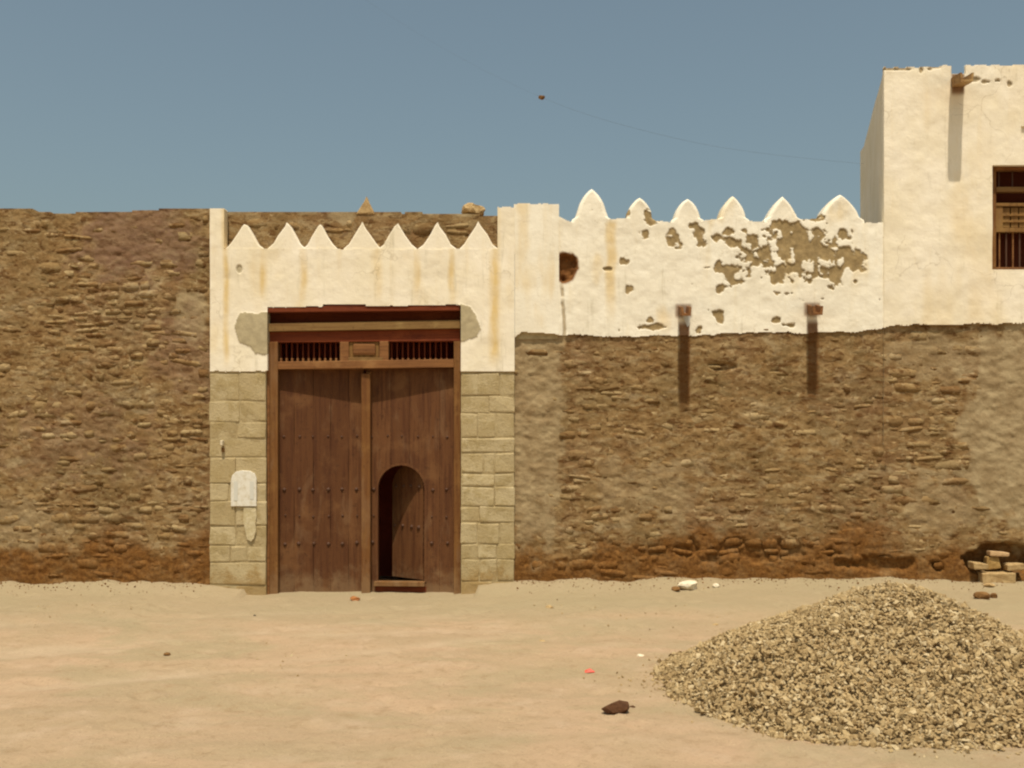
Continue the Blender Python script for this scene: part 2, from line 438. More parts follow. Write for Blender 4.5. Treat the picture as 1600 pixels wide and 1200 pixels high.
# ------------------------------------------------------------------ rubble masonry
def stone_mesh(k):
    r = np.random.default_rng(100 + k)
    bm = bmesh.new()
    bmesh.ops.create_cube(bm, size=2)
    bmesh.ops.subdivide_edges(bm, edges=bm.edges[:], cuts=1, use_grid_fill=True)
    p = r.uniform(3.2, 7.0)
    skew = r.uniform(-.25, .25)
    for v in bm.verts:
        c = v.co
        n = (abs(c.x) ** p + abs(c.y) ** p + abs(c.z) ** p) ** (1 / p)
        c /= n
        c.x *= 1 + r.uniform(-.22, .16); c.z *= 1 + r.uniform(-.30, .20); c.y *= 1 + r.uniform(-.12, .08)
        c.z += skew * c.x * .35
        c.x += skew * c.z * .2
    bmesh.ops.delete(bm, geom=[f for f in bm.faces if f.calc_center_median().y > .62], context='FACES')
    for v in bm.verts: v.co *= 0.5
    me = bpy.data.meshes.new('stone'); bm.to_mesh(me); bm.free()
    me.materials.append(RUB_S)
    me.polygons.foreach_set('use_smooth', [True] * len(me.polygons))
    return me
STONES = [stone_mesh(k) for k in range(18)]
SV = [np.array([v.co[:] for v in m.vertices]) for m in STONES]
SF = [[tuple(p.vertices) for p in m.polygons] for m in STONES]

def lay_stones(parent, x0, x1, z0, ztop, d, smear, keep, seed, hrow=(.045, .115), limit=300, proud=(-.005, .009)):
    """courses of rough flat stones bedded in mud; smear(x,z)->chance that mud covers a stone; keep(x) True where single stones can be told apart"""
    r = random.Random(seed)
    single, rest = [], []
    z = z0
    while True:
        h = r.uniform(*hrow)
        if z > float(np.max(ztop(np.linspace(x0, x1, 9)))): break
        x = x0 + r.uniform(-.1, .05)
        while x < x1 - .05:
            w = min(r.choice([r.uniform(.08, .17), r.uniform(.12, .26), r.uniform(.2, .36)]), x1 - x)
            cx = x + w / 2
            cz = z + h / 2 + .07 * float(fbm(cx * 1.3, z * .7, seed, 3)) + r.uniform(-.018, .018)
            if w > .07 and cz + h * .45 < float(ztop(cx)) and r.random() > float(smear(cx, cz)):
                splits = 2 if (h > .115 and r.random() < .22) else 1
                for sidx in range(splits):
                    hh = h / splits
                    zz = cz + (sidx - (splits - 1) / 2) * hh
                    pr = r.uniform(*proud)
                    th = .10
                    rec = (cx, d - pr + th / 2, zz, w * r.uniform(.86, 1.04), th, hh * r.uniform(.72, 1.12), r.gauss(0, .085), r.randrange(18), r.random())
                    (single if keep(cx) else rest).append(rec)
            x += w
        z += h
    if len(single) > limit:
        single.sort(key=lambda q: -q[3] * q[5]); rest += single[limit:]; single = single[:limit]
    for (cx, cy, cz, w, th, h, ro, k, tn) in single:
        o = bpy.data.objects.new('stone', STONES[k]); C.objects.link(o); o.parent = parent
        o.location = (cx, cy, cz); o.scale = (w, th, h); o.rotation_euler = (0, ro, 0)
    if rest:
        V, F, T, n = [], [], [], 0
        for (cx, cy, cz, w, th, h, ro, k, tn) in rest:
            p = SV[k] * (w, th, h); c, s = math.cos(ro), math.sin(ro)
            V.append(np.stack([p[:, 0] * c + p[:, 2] * s + cx, p[:, 1] + cy, -p[:, 0] * s + p[:, 2] * c + cz], -1))
            F += [tuple(i + n for i in f) for f in SF[k]]; n += len(p); T += [tn] * len(p)
        me = bpy.data.meshes.new('small_stones'); me.from_pydata(np.concatenate(V).tolist(), [], F)
        a = me.attributes.new('tone', 'FLOAT', 'POINT'); a.data.foreach_set('value', T)
        o = mesh_obj('small_stones', me, RUB_S, parent); o['kind'] = 'stuff'
    return len(single), len(rest)

def rub_disp(seed, amp=1.0, hole=None):
    def f(px, py):
        x, z = (px - 800) / 150, (920 - py) / 150
        v = .005 * fbm(x * 3.2, z * 7.5, seed, 3) + .010 * fbm(x * 10, z * 19, seed + 3, 4) + .008 * fbm(x * 27, z * 36, seed + 4, 2) + .016 * fbm(x * .7, z * .7, seed + 6, 2) + .001
        if hole is not None: v = v - hole(px, py)
        return v * amp
    return f
def blob(px, py, cx, cy, rx, ry, n=.35, seed=0.0, f=.05):
    d = np.hypot((px - cx) / rx, (py - cy) / ry)
    return 1 - d + n * fbm(px * f, py * f, seed + .37, 3)
def bmask(*a, soft=.25, **k): return sstep(-soft * .5, soft * .5, blob(*a, **k))

# ---- rubble wall on the left
T1 = lambda px: np.interp(px, [-400, 0, 50, 60, 110, 200, 260, 330], [326, 325, 327, 331, 332, 330, 326, 325]) + 2.0 * fbm(px * .06, 3.0, 1.0, 3)
wl = thing('rubble_wall', 'tall brown rubble stone wall left of the crenellated gateway', 'wall', (FX(150), 0.2, 0))
wl_inv = Matrix.Translation(-Vector(wl.location))
def child_fix(root):
    for ch in root.children:
        ch.location = ch.location - root.location
grey1 = lambda px, py: np.maximum(bmask(px, py, 299, 492, 27, 42, seed=2.) * .85, np.maximum(bmask(px, py, 268, 402, 14, 14, seed=3.) * .7, bmask(px, py, 30, 820, 60, 40, n=.7, seed=5.) * .45))
plum1 = lambda px, py: np.maximum.reduce([bmask(px, py, 215, 375, 95, 60, n=.6, seed=21., soft=.6), bmask(px, py, 290, 560, 50, 60, n=.8, seed=22., soft=.6) * .6, bmask(px, py, 120, 690, 110, 60, n=.9, seed=23., soft=.7) * .5])
slab('mud_mortar_face', -420, 328.5, 318, 975, 0.0, RUB_M, wl, step=2.6, inside=lambda x, y: y > T1(x), disp=rub_disp(1.0), attrs={'grey': grey1, 'plum': plum1}, thick=.1)
box('masonry_core', (FX(-420), .06, -.4), (FX(328), .45, FZ(336, .06)), RUB_M, wl)
def sm1(x, z):
    px, py = x * 150 + 800, 920 - z * 150
    s = .10 + .35 * sstep(-.1, .5, fbm(x * .8, z * .8, 5.5, 2))
    s = np.maximum(s, np.maximum(grey1(np.array(px), np.array(py)), .75 * plum1(np.array(px), np.array(py))))
    return np.maximum(s, .55 * sstep(.42, .12, z))
print('left', lay_stones(wl, FX(-330), FX(326), -.02, lambda x: FZ(T1(np.asarray(x) * 150 + 800) + 3), 0.0, sm1, lambda x: x > -5.45, 21))
child_fix(wl)

# ---- lower rubble of the compound wall (right of the gate) and of the white building
T2 = lambda px: np.interp(px, [800, 815, 860, 930, 1080, 1190, 1260, 1330, 1380, 1400, 1480, 1600, 2200], [530, 521, 521, 525, 524, 518, 520, 519, 512, 508, 507, 506, 505]) + 2.2 * fbm(px * .07, 9.0, 2.0, 3)
cw = thing('compound_wall', 'whitewashed parapet wall with rounded merlons on rubble base, peeling in a big brown patch', 'wall', (FX(1094), 0.2, 0))
wb = thing('white_building', 'whitewashed flat-roofed house with barred window at the right edge', 'house', (FX(1700), 0.5, 0))
grey2 = lambda px, py: np.maximum.reduce([bmask(px, py, 835, 640, 48, 210, n=.5, seed=7.) * .75, bmask(px, py, 1010, 770, 90, 45, n=.9, seed=8.) * .45,
                                          bmask(px, py, 1585, 660, 85, 170, n=.6, seed=9.) * .95, bmask(px, py, 1470, 560, 70, 35, n=.8, seed=10.) * .5,
                                          bmask(px, py, 1470, 790, 60, 45, n=.8, seed=11.) * .5])
spout_shade = lambda px, py: np.maximum.reduce([sstep(10, 7.5, np.abs(px - sx - 1.5 - 1.2 * fbm(py * .05, sx, 1.0, 2))) * sstep(ye + 22, ye - 25, py + 8 * fbm(px * .2, sx, 4., 2)) for sx, ye in ((1068, 640), (1269, 622))])  # dark strips below the spouts, painted to deepen their cast shadows
niche = lambda px, py: .16 * np.maximum(bmask(px, py, 1562, 874, 52, 26, n=.35, seed=12., f=.07), 0) + .05 * bmask(px, py, 1466, 886, 8, 7, seed=13.) + .04 * bmask(px, py, 1128, 573, 22, 7, seed=14.)\
    + .05 * bmask(px, py, 1370, 880, 60, 12, n=.8, seed=15.) + .03 * bmask(px, py, 1180, 862, 120, 14, n=1., seed=16.)
slab('mud_mortar_face', 801, 1383, 500, 975, 0.0, RUB_M, cw, step=2.6, inside=lambda x, y: y > T2(x) - 6, disp=rub_disp(4.0, hole=niche), attrs={'grey': grey2, 'rust_shade': spout_shade}, thick=.1)
slab('mud_mortar_face', 1383, 2200, 490, 975, 0.0, RUB_M, wb, step=3.0, inside=lambda x, y: y > T2(x) - 6, disp=rub_disp(4.0, hole=niche), attrs={'grey': grey2}, thick=.25)
box('masonry_core', (FX(806), .10, -.4), (FX(1382), .45, FZ(356, .1)), RUB_M, cw)
def sm2(x, z):
    px, py = np.array(x * 150 + 800), np.array(920 - z * 150)
    s = .12 + .4 * sstep(-.1, .5, fbm(x * .8, z * .8, 2.5, 2))
    s = np.maximum(s, np.maximum(grey2(px, py) * 1.25, (((np.abs(px - 1069) < 24) & (py < 655)) | ((np.abs(px - 1270) < 24) & (py < 640))) * 1.0))
    s = np.maximum(s, sstep(.02, .05, niche(px, py)))
    return np.maximum(s, .5 * sstep(.36, .12, z))
ztop2 = lambda x: FZ(T2(np.asarray(x) * 150 + 800) + 4)
print('right', lay_stones(cw, FX(808), FX(1382), -.02, ztop2, 0.0, sm2, lambda x: True, 33, hrow=(.05, .125)))
print('house', lay_stones(wb, FX(1384), FX(2100), -.02, ztop2, 0.0, sm2, lambda x: x < 5.45, 34, hrow=(.05, .125)))

# ------------------------------------------------------------------ compound wall: plaster band, merlons, spouts
PATCH = [(1246, 388, 40, 42), (1226, 356, 22, 18), (1184, 398, 30, 15), (1154, 379, 17, 10), (1170, 374, 14, 9), (1141, 424, 22, 12), (1222, 428, 22, 16), (1262, 425, 26, 12),
         (1296, 396, 16, 18), (1320, 364, 8, 11), (1333, 411, 15, 11), (1299, 430, 20, 12), (1130, 450, 9, 7), (1285, 364, 11, 11), (1272, 390, 18, 16), (1322, 392, 14, 8), (1205, 412, 20, 10),
         (1052, 372, 9, 10), (1089, 361, 8, 11), (1093, 382, 8, 8), (1008, 369, 8, 7), (1018, 341, 9, 12), (987, 452, 7, 6), (1020, 511, 15, 4), (1014, 500, 5, 4), (1125, 496, 6, 11), (1210, 501, 5, 5),
         (1140, 362, 6, 5), (980, 334, 4, 9), (978, 409, 7, 4), (1092, 515, 5, 7), (1164, 362, 5, 4), (1120, 372, 5, 4), (1232, 508, 10, 3), (1150, 440, 9, 4), (952, 420, 5, 3), (1106, 418, 5, 3), (1337, 440, 4, 3)]
def mudf(px, py):
    o = np.zeros(np.shape(px))
    for i, (cx, cy, rx, ry) in enumerate(PATCH):
        b = 1 - np.hypot((px - cx) / (rx * 1.42), (py - cy) / (ry * 1.36))
        o = np.maximum(o, np.maximum(b, -1.5) + 1.5)
    o = o - 1.5
    o = o + .40 * fbm(px * .05, py * .05, 1.7, 3) + .95 * fbm(px * .105, py * .10, 4.1, 5) - .17
    fleck = fbm(px * .12, py * .12, 9.1, 3) - .80 + .42 * sstep(90, 20, np.hypot((px - 1240) / 1.4, py - 400)) + .14 * sstep(.1, .5, fbm(px * .015, py * .015, 3.1, 2))
    return np.maximum(sstep(.02, .22, o), sstep(.0, .12, fleck)) * sstep(880, 940, px)
SP = [(1068, 486), (1269, 484)]                       # root of the two water spouts
def rust_shade_f(px, py):  # rust colour; the strips below the spouts carry painted shadow too
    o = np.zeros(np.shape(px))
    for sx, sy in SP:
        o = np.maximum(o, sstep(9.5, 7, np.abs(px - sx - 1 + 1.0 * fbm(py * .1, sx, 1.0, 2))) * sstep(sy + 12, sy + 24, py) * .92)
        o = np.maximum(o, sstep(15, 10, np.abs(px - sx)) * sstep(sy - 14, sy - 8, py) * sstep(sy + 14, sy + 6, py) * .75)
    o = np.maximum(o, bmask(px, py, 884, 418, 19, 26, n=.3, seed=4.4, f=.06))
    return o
crack = lambda px, py: sstep(3.2, 1.4, np.abs(px - 878 - 3 * sstep(440, 520, py) - 1.6 * fbm(py * .07, 2.0, 3.0, 3))) * sstep(425, 436, py) * sstep(-.35, .05, fbm(py * .045, 7.0, 1.0, 3))
def disp_r(px, py):
    x, z = px / 150, py / 150
    v = .010 * fbm(x * 2.2, z * 2.2, 3.0, 4) + .004 * fbm(x * 11, z * 11, 1.0, 3)
    v = v - .011 * mudf(px, py) * (1 + .5 * fbm(x * 12, z * 12, 2.0, 3)) - .02 * crack(px, py)
    d = np.hypot((px - 884) / 18, (py - 418) / 25) - .3 * fbm(px * .06, py * .06, 4.77, 3)
    return v - (.075 + .03 * fbm(px * .1, py * .1, 1.1, 2)) * sstep(1.0, .6, d) * sstep(873.5, 876.5, px)
TP = lambda px: 345 + 3.0 * np.sin((px - 872) * .043) + 2.5 * fbm(px * .035, 1.0, 6.0, 3) - 7 * sstep(900, 872, px)
stain_r = lambda px, py: np.maximum(sstep(12, 3, np.abs(px - 955 + 3 * fbm(py * .03, 1., 1., 2))) * sstep(340, 352, py) * sstep(520, 430, py) * .7,
                                    .5 * sstep(.35, .8, fbm(px * .03, py * .012, 8.8, 3)))
zero = lambda px, py: np.zeros(np.shape(px))
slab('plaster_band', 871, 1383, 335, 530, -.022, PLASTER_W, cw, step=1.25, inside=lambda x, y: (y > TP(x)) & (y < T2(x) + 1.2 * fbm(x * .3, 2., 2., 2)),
     disp=disp_r, attrs={'mud': lambda a, b: np.maximum(mudf(a, b), crack(a, b) * .7), 'stain': stain_r, 'rust_shade': rust_shade_f, 'grey': zero}, thick=.14)
box('parapet_core', (FX(872), .10, FZ(520)), (FX(1382), .24, FZ(352)), PLASTER_W, cw)
MER = [(925, 294, 26, 50), (1000, 308, 20, 36), (1075, 310, 20.5, 34), (1146, 305.5, 20, 38), (1224, 306, 25, 37), (1314, 303.5, 31, 40)]
for i, (mx, my, hw, hh) in enumerate(MER):
    sharp = [1.75, 2.3, 2.1, 1.9, 1.45, 1.6][i]
    ex = .92 if i == 4 else .80
    def wid(y, my=my, hw=hw, hh=hh, sharp=sharp, ex=ex, i=i):
        t = np.clip((my + hh - y) / hh, 0, 1)
        w = hw * np.clip(1 - t ** sharp, 0, 1) ** ex + 5 * sstep(.14, 0, t)
        return w * (1 + .07 * fbm(y * .07, i * 3.1, 2.0, 2))
    def rdisp(px, py, mx=mx, wid=wid):
        e = np.clip(1 - np.abs(px - mx) / (wid(py) + .5), 0, 1) * (wid(py) + .5)      # distance in from the outline
        return disp_r(px, py) - .05 * np.clip(1 - e / 7.0, 0, 1) ** 2 * sstep(350, 338, py)
    slab('merlon', mx - hw - 9, mx + hw + 9, my - 1, 352, -.022, PLASTER_W, cw, step=.8,
         inside=lambda x, y, mx=mx, my=my, wid=wid: (np.abs(x - mx) < wid(y)) & (y > my) & (y < TP(x) + 1.5), disp=rdisp,
         attrs={'mud': lambda a, b: mudf(a, b), 'stain': stain_r, 'rust_shade': zero, 'grey': zero}, thick=.20)
def spout(name, root, px, py, length, drop, width, parent, mat=None, dx=0.0):
    """open wooden trough sticking out of the wall, tipped down"""
    x, z = FX(px), FZ(py)
    o = pydata(name, *trough(x, z, length, drop, width, dx), mat or SPOUTW, parent, False)
    return o
def trough(x, z, L, drop, w, dx=0.0):
    V, F = [], []
    prof = [(-w / 2, .055), (-w * .42, -.035), (w * .42, -.035), (w / 2, .055), (w / 2 - .022, .055), (w * .42 - .024, -.012), (-w * .42 + .024, -.012), (-w / 2 + .022, .055)]
    for j in range(5):
        t = j / 4
        for (a, b) in prof:
            k = 1 + .04 * math.sin(j * 2.1 + a * 40)
            V.append((x + dx * t + a * k + .004 * math.sin(j * 1.7), .10 - t * (L + .10), z + b - drop * t + .004 * math.sin(j * 3.3)))
    n = len(prof)
    for j in range(4):
        for i in range(n):
            F.append((j * n + i, j * n + (i + 1) % n, (j + 1) * n + (i + 1) % n, (j + 1) * n + i))
    for base, flip in ((0, False), (4 * n, True)):
        for quad in ((0, 1, 6, 7), (1, 2, 5, 6), (2, 3, 4, 5)):
            qd = tuple(base + i for i in quad); F.append(qd if flip else qd[::-1])
    return V, F
for i, (sx, sy) in enumerate(SP):
    sp_o = spout('water_spout', cw, sx, sy - 2, .335 if i == 0 else .30, .07, .108, cw, RAIL, -.03)
    x, z = FX(sx), FZ(sy)
    if i == 0:      # a scrap of bright tin under the first spout
        pydata('tin_sheet', [(x - .030, -.055, z - .02), (x + .065, -.060, z - .02), (x + .055, -.035, z - .15), (x + .035, -.032, z - .17),
                             (x - .030, -.052, z - .02), (x + .065, -.057, z - .02), (x + .055, -.032, z - .15), (x + .035, -.029, z - .17)],
               [(3, 2, 1, 0), (4, 5, 6, 7), (0, 1, 5, 4), (1, 2, 6, 5), (2, 3, 7, 6), (3, 0, 4, 7)], GALV, cw)
child_fix_list = [cw]

# ------------------------------------------------------------------ white building
TB = lambda px: np.where(px < 1486, 105.5 - 3 * sstep(1440, 1480, px), np.where(px < 1509, 116, 102.0)) + 1.6 * fbm(px * .09, 4.0, 1.0, 3)
WX0, WX1, WY0, WY1 = 1550, 1712, 258, 421
def wb_in(x, y):
    hole = (x > WX0) & (x < WX1) & (y > WY0) & (y < WY1)
    vent = (x > 1595.5) & (x < 1618) & (y > 197) & (y < 218)
    return (y > TB(x)) & (y < T2(x) - .5 + 1.2 * fbm(x * .3, 2., 2., 2)) & ~hole & ~vent
chips = [(1524, 124, 11, 4), (1540, 128, 6, 3), (1577, 131, 4, 4), (1439, 110, 3, 6), (1462, 104, 7, 3), (1400, 108, 26, 2.2), (1559, 126, 4, 2), (1452, 108, 5, 2)]
def mud_b(px, py):
    o = np.zeros(np.shape(px))
    for i, (cx, cy, rx, ry) in enumerate(chips): o = np.maximum(o, bmask(px, py, cx, cy, rx, ry, n=.6, seed=i * 2.1, f=.12) * .85)
    return o
def disp_b(px, py):
    x, z = px / 150, py / 150
    return .012 * fbm(x * 1.8, z * 1.8, 7.0, 4) + .004 * fbm(x * 9, z * 9, 1.0, 3) - .014 * mud_b(px, py)
slab('front_wall', 1381, 2200, 95, 520, -.034, PLASTER, wb, step=1.6, inside=wb_in, disp=disp_b,
     attrs={'mud': mud_b, 'stain': lambda a, b: .35 * sstep(.1, .7, fbm(a * .02, b * .006, 3.3, 3)), 'grey': zero, 'rust_shade': lambda a, b: sstep(12, 8, np.abs(a - 1497)) * sstep(152, 142, b) * .85}, thick=.035)
for (a_, b_, c_, d_) in ((1400, 108, WX0 - .5, 500), (WX1 + .5, 108, 2198, 500), (WX0 - .5, 108, WX1 + .5, WY0 - .5), (WX0 - .5, WY1 + .5, WX1 + .5, 500)):
    box('wall_core', (FX(a_), -.012, FZ(d_)), (FX(c_), .30, FZ(b_ + 8)), PLASTER, wb)
# side wall runs back and slightly right, its top stepping down behind a low parapet
sx0, sz1 = FX(1381, -.03), FZ(107, -.03)
sd = Vector((.276, 1, 0)).normalized()
def side_pt(s, z): return (sx0 + sd.x * s, -.02 + sd.y * s, z)
nS, nZ = 40, 80
V, F, ST = [], [], []
for i in range(nS + 1):
    for j in range(nZ + 1):
        s = 2.75 * i / nS; z = 1.5 + (sz1 - .02 - 1.5) * j / nZ
        p = Vector(side_pt(s, z)); nrm = Vector((-sd.y, sd.x, 0))
        p += nrm * (.006 * float(fbm(s * 1.7, z * 1.7, 2.2, 3)))
        V.append(p); ST.append(float(max(.8 * sstep(.10, .03, abs(s - 2.25 - .05 * math.sin(z * 4))) * sstep(4.1, 3.9, z), .5 * sstep(.15, .6, float(fbm(s * 1.2, z * .8, 9., 3))))))
for i in range(nS):
    for j in range(nZ):
        a = i * (nZ + 1) + j; F.append((a, a + 1, a + nZ + 2, a + nZ + 1))
o = pydata('side_wall', V, F, PLASTER, wb, True)
at = o.data.attributes.new('grey', 'FLOAT', 'POINT'); at.data.foreach_set('value', ST)
p0, p1 = side_pt(.3, 0), side_pt(2.75, 0)
roofv = [(p0[0] + .02, .30, 0), (FX(2200), .30, 0), (FX(2200), p1[1], 0), (p1[0] + .02, p1[1], 0)]
zr = sz1 - .30
pydata('roof', [(a, b, zr) for a, b, _ in roofv] + [(a, b, zr - .2) for a, b, _ in roofv], [(0, 1, 2, 3), (7, 6, 5, 4), (0, 4, 5, 1), (1, 5, 6, 2), (2, 6, 7, 3), (3, 7, 4, 0)], MORTAR, wb)
pydata('back_wall', [(a, b, z) for z in (-.3, sz1 - .03) for a, b in ((p1[0], p1[1]), (FX(2200), p1[1]), (FX(2200), p1[1] + .3), (p1[0] + .05, p1[1] + .3))],
       [(0, 1, 5, 4), (1, 2, 6, 5), (2, 3, 7, 6), (3, 0, 4, 7), (4, 5, 6, 7)], PLASTER, wb)
pydata('far_side_wall', [(FX(2200) + a, b, z) for z in (-.3, sz1 - .03) for a, b in ((-.3, .3), (0, .3), (0, p1[1]), (-.3, p1[1]))],
       [(0, 1, 5, 4), (1, 2, 6, 5), (2, 3, 7, 6), (3, 0, 4, 7), (4, 5, 6, 7)], PLASTER, wb)
box('inner_floor', (FX(1420), .33, 2.3), (FX(2190), 2.6, 2.45), INSIDE, wb)
spo = spout('water_spout', wb, 1497, 129, .38, .09, .145, wb, None, -.08)
box('vent_back', (FX(1594), .10, FZ(220)), (FX(1620), .16, FZ(195)), INSIDE, wb)
# barred window with small shutters
d0 = .05
wn = box('window', (FX(WX0 - 1, d0), d0 + .02, FZ(WY1 + 1, d0)), (FX(WX0 + 8, d0), d0 + .10, FZ(WY0 - 1, d0)), FRAME, wb, .006)
def wbox(n, x0, y0, x1, y1, a, b, mat, bev=.004): return box(n, (FX(x0, d0), d0 + a, FZ(y1, d0)), (FX(x1, d0), d0 + b, FZ(y0, d0)), mat, wn, bev)
wbox('frame_post', WX1 - 8, WY0 - 1, WX1 + 1, WY1 + 1, .02, .10, FRAME)
wbox('frame_head', WX0 + 8, WY0 - 1, WX1 - 8, WY0 + 7, .02, .10, RAIL)
wbox('frame_sill', WX0 + 8, WY1 - 4, WX1 - 8, WY1 + 1, .02, .10, RAIL)
wbox('frame_rail', WX0 + 8, 291.5, WX1 - 8, 299, .01, .08, BEAM)
wbox('frame_rail', WX0 + 8, 316, WX1 - 8, 321, .03, .09, SHUT)
wbox('frame_rail', WX0 + 8, 355, WX1 - 8, 361.5, .03, .09, SHUT)
wbox('shutter_board', WX0 + 8, 321, WX0 + 20, 355, .04, .075, SHUT)
xx = WX0 + 20
while xx < WX1 - 14:
    wbox('shutter_slat', xx + 1, 322.5, xx + 12, 354, .055, .08, SHUT); xx += 13
for yy in (333, 343):
    wbox('shutter_batten', WX0 + 20, yy, WX1 - 10, yy + 3.2, .042, .056, SHUT)
for k in range(13):
    bx_ = WX0 + 15 + k * 10.6
    wbox('window_bar', bx_, 361.5, bx_ + 2.2, WY1 - 4, .06, .075, IRON if k % 2 else RAIL, 0)
    if k % 2 == 0: wbox('window_bar', bx_, 265, bx_ + 2.0, 291.5, .07, .08, IRON, 0)
wbox('room_shade_sheet', WX0, WY0, WX1, WY1, .20, .22, Mat('window_room_shade', .9, .1).done((0.075, 0.018, 0.008)), 0)  # dark sheet painted as the shaded room behind the bars

# ------------------------------------------------------------------ gateway
gw = thing('gateway', 'crenellated white gateway with tall brown double door in stone piers', 'gateway', (FX(566), 0, 0))
GD = -.05
OX0, OX1, OY0 = 417, 720, 478
tops = lambda x: 389 + 1.6 * fbm(x * .05, 2., 2., 2)
lint = lambda x: np.where((x > 505) & (x < 572), 475.5, np.interp(x, [417, 720], [480, 476])) + 1.0 * fbm(x * .11, 3., 1., 3)
low = lambda x: 580 + 1.5 * fbm(x * .08, 8., 3., 3)
tops_g = lambda x: np.where(x < 350, 326 + 1.0 * fbm(x * .2, 1., 1., 2), np.where(x > 777.5, 323 + 1.3 * fbm(x * .15, 1., 4., 2), tops(x)))
def gw_in(x, y): return (y > tops_g(x)) & (y < low(x)) & ~((x > OX0) & (x < OX1) & (y > lint(x)))
SX = [(352, 5, 575, 1), (411, 7, 478, .9), (474, 6, 480, .9), (530, 5, 430, .4), (590, 8, 480, .75), (650, 6, 476, .8), (706, 5.5, 478, .85), (773, 9, 578, 1)]
def stain_g(px, py):
    o = .25 * sstep(.2, .8, fbm(px * .03, py * .015, 3.8, 3))
    for i, (sx, w, y1, a) in enumerate(SX):
        wob = 2.5 * fbm(py * .03, i * 4.0, 1.0, 2)
        o = np.maximum(o, a * .92 * (.6 + .4 * sstep(-.4, .3, fbm(px * .12, py * .03, i * 2.2, 3))) * sstep(w * 1.5, w * .1, np.abs(px - sx + wob)) * sstep(y1 + 8, y1 - 40, py) * (.6 + .4 * sstep(388, 430, py)))
    return o
def poly_mask(pts):
    pts = np.array(pts, float)
    def f(px, py):
        px, py = px + 3 * fbm(px * .09, py * .09, 1.0, 2), py + 3 * fbm(px * .09, py * .09, 7.0, 2)
        ins = np.zeros(np.shape(px), bool)
        for (xa, ya), (xb, yb) in zip(pts, np.roll(pts, -1, 0)):
            c = ((ya > py) != (yb > py)) & (px < (xb - xa) * (py - ya) / (yb - ya + 1e-9) + xa)
            ins ^= c
        return ins.astype(float)
    return f
gl = poly_mask([(421, 487), (376, 489), (367, 500), (370, 520), (376, 535), (390, 541), (398, 552), (421, 553)])
gr = poly_mask([(716, 476), (734, 480), (743, 492), (751, 515), (745, 527), (730, 531), (716, 534)])
grey_g = lambda a, b: np.maximum(np.maximum(gl(a, b), gr(a, b)) * .9, bmask(a, b, 374, 420, 5, 7, seed=3.) * .7)
def disp_g(px, py):
    x, z = px / 150, py / 150
    return .008 * fbm(x * 2, z * 2, 4.0, 4) + .003 * fbm(x * 10, z * 10, 1.0, 3) + .006 * np.maximum(gl(px, py), gr(px, py)) - .012 * bmask(px, py, 374, 420, 5, 7, seed=3.)
slab('plaster_facade', 328, 804, 316, 590, GD, PLASTER, gw, step=1.4, inside=gw_in, disp=disp_g, attrs={'stain': stain_g, 'grey': grey_g, 'mud': zero, 'rust_shade': zero}, thick=.12)
# masonry behind the plaster and between the pier stones
box('masonry_core', (FX(330), -.034, -.4), (FX(OX0 - .5), .35, FZ(394)), MORTAR, gw)
box('masonry_core', (FX(OX1 + .5), -.032, -.4), (FX(803), .35, FZ(394)), MORTAR, gw)
box('masonry_core', (FX(OX0 - .5), -.028, FZ(474)), (FX(OX1 + .5), .345, FZ(394)), MORTAR, gw)
for i, mx in enumerate([382, 446, 501, 564, 622, 682.5, 747]):
    hw = [30, 30, 27, 29, 30, 30, 30][i]; ty = [350, 347, 350, 346, 348.5, 346.5, 345][i]; mx += [0, 1.5, -1, 1.5, -1, .5, 1][i]
    j = lambda a: a + random.uniform(-1.4, 1.4)
    pts = [(mx - hw - 1, 393), (mx - hw, 388), (j(mx - hw * .72), j(381)), (j(mx - hw * .42), j(367)), (j(mx - hw * .13), j(353)), (j(mx), ty),
           (j(mx + hw * .13), j(353)), (j(mx + hw * .42), j(367)), (j(mx + hw * .72), j(381)), (mx + hw, 388), (mx + hw + 1, 393)]
    prism('merlon', [(FX(a, GD), FZ(b, GD)) for a, b in pts], GD + .004 + .0007 * i, .045, PLASTER, gw, bevel=.012, seg=2)
att_s = {'stain': lambda a, b: .5 * sstep(-.1, .6, fbm(a * .05, b * .012, 5.8, 3)), 'grey': zero, 'mud': zero, 'rust_shade': zero}
dg = lambda px, py: .007 * fbm(px / 60, py / 60, 4.5, 4)
slab('pilaster', 803, 873.5, 312, 528, -.036, PLASTER_W, gw, step=1.4, inside=lambda x, y: (y > 318.5 + 1.2 * fbm(x * .08, 1., 5., 2)) & (y < T2(x) - 1) & ((y < 396) | (x > 804.5)), disp=dg, attrs=att_s, thick=.30)
box('pilaster_core', (FX(331), .0, FZ(400)), (FX(348), .26, FZ(330)), MORTAR, gw)
box('pilaster_core', (FX(779.5), .0, FZ(400)), (FX(805), .26, FZ(328)), MORTAR, gw)
box('pilaster_core', (FX(806), .0, FZ(530)), (FX(871), .26, FZ(326)), MORTAR, gw)
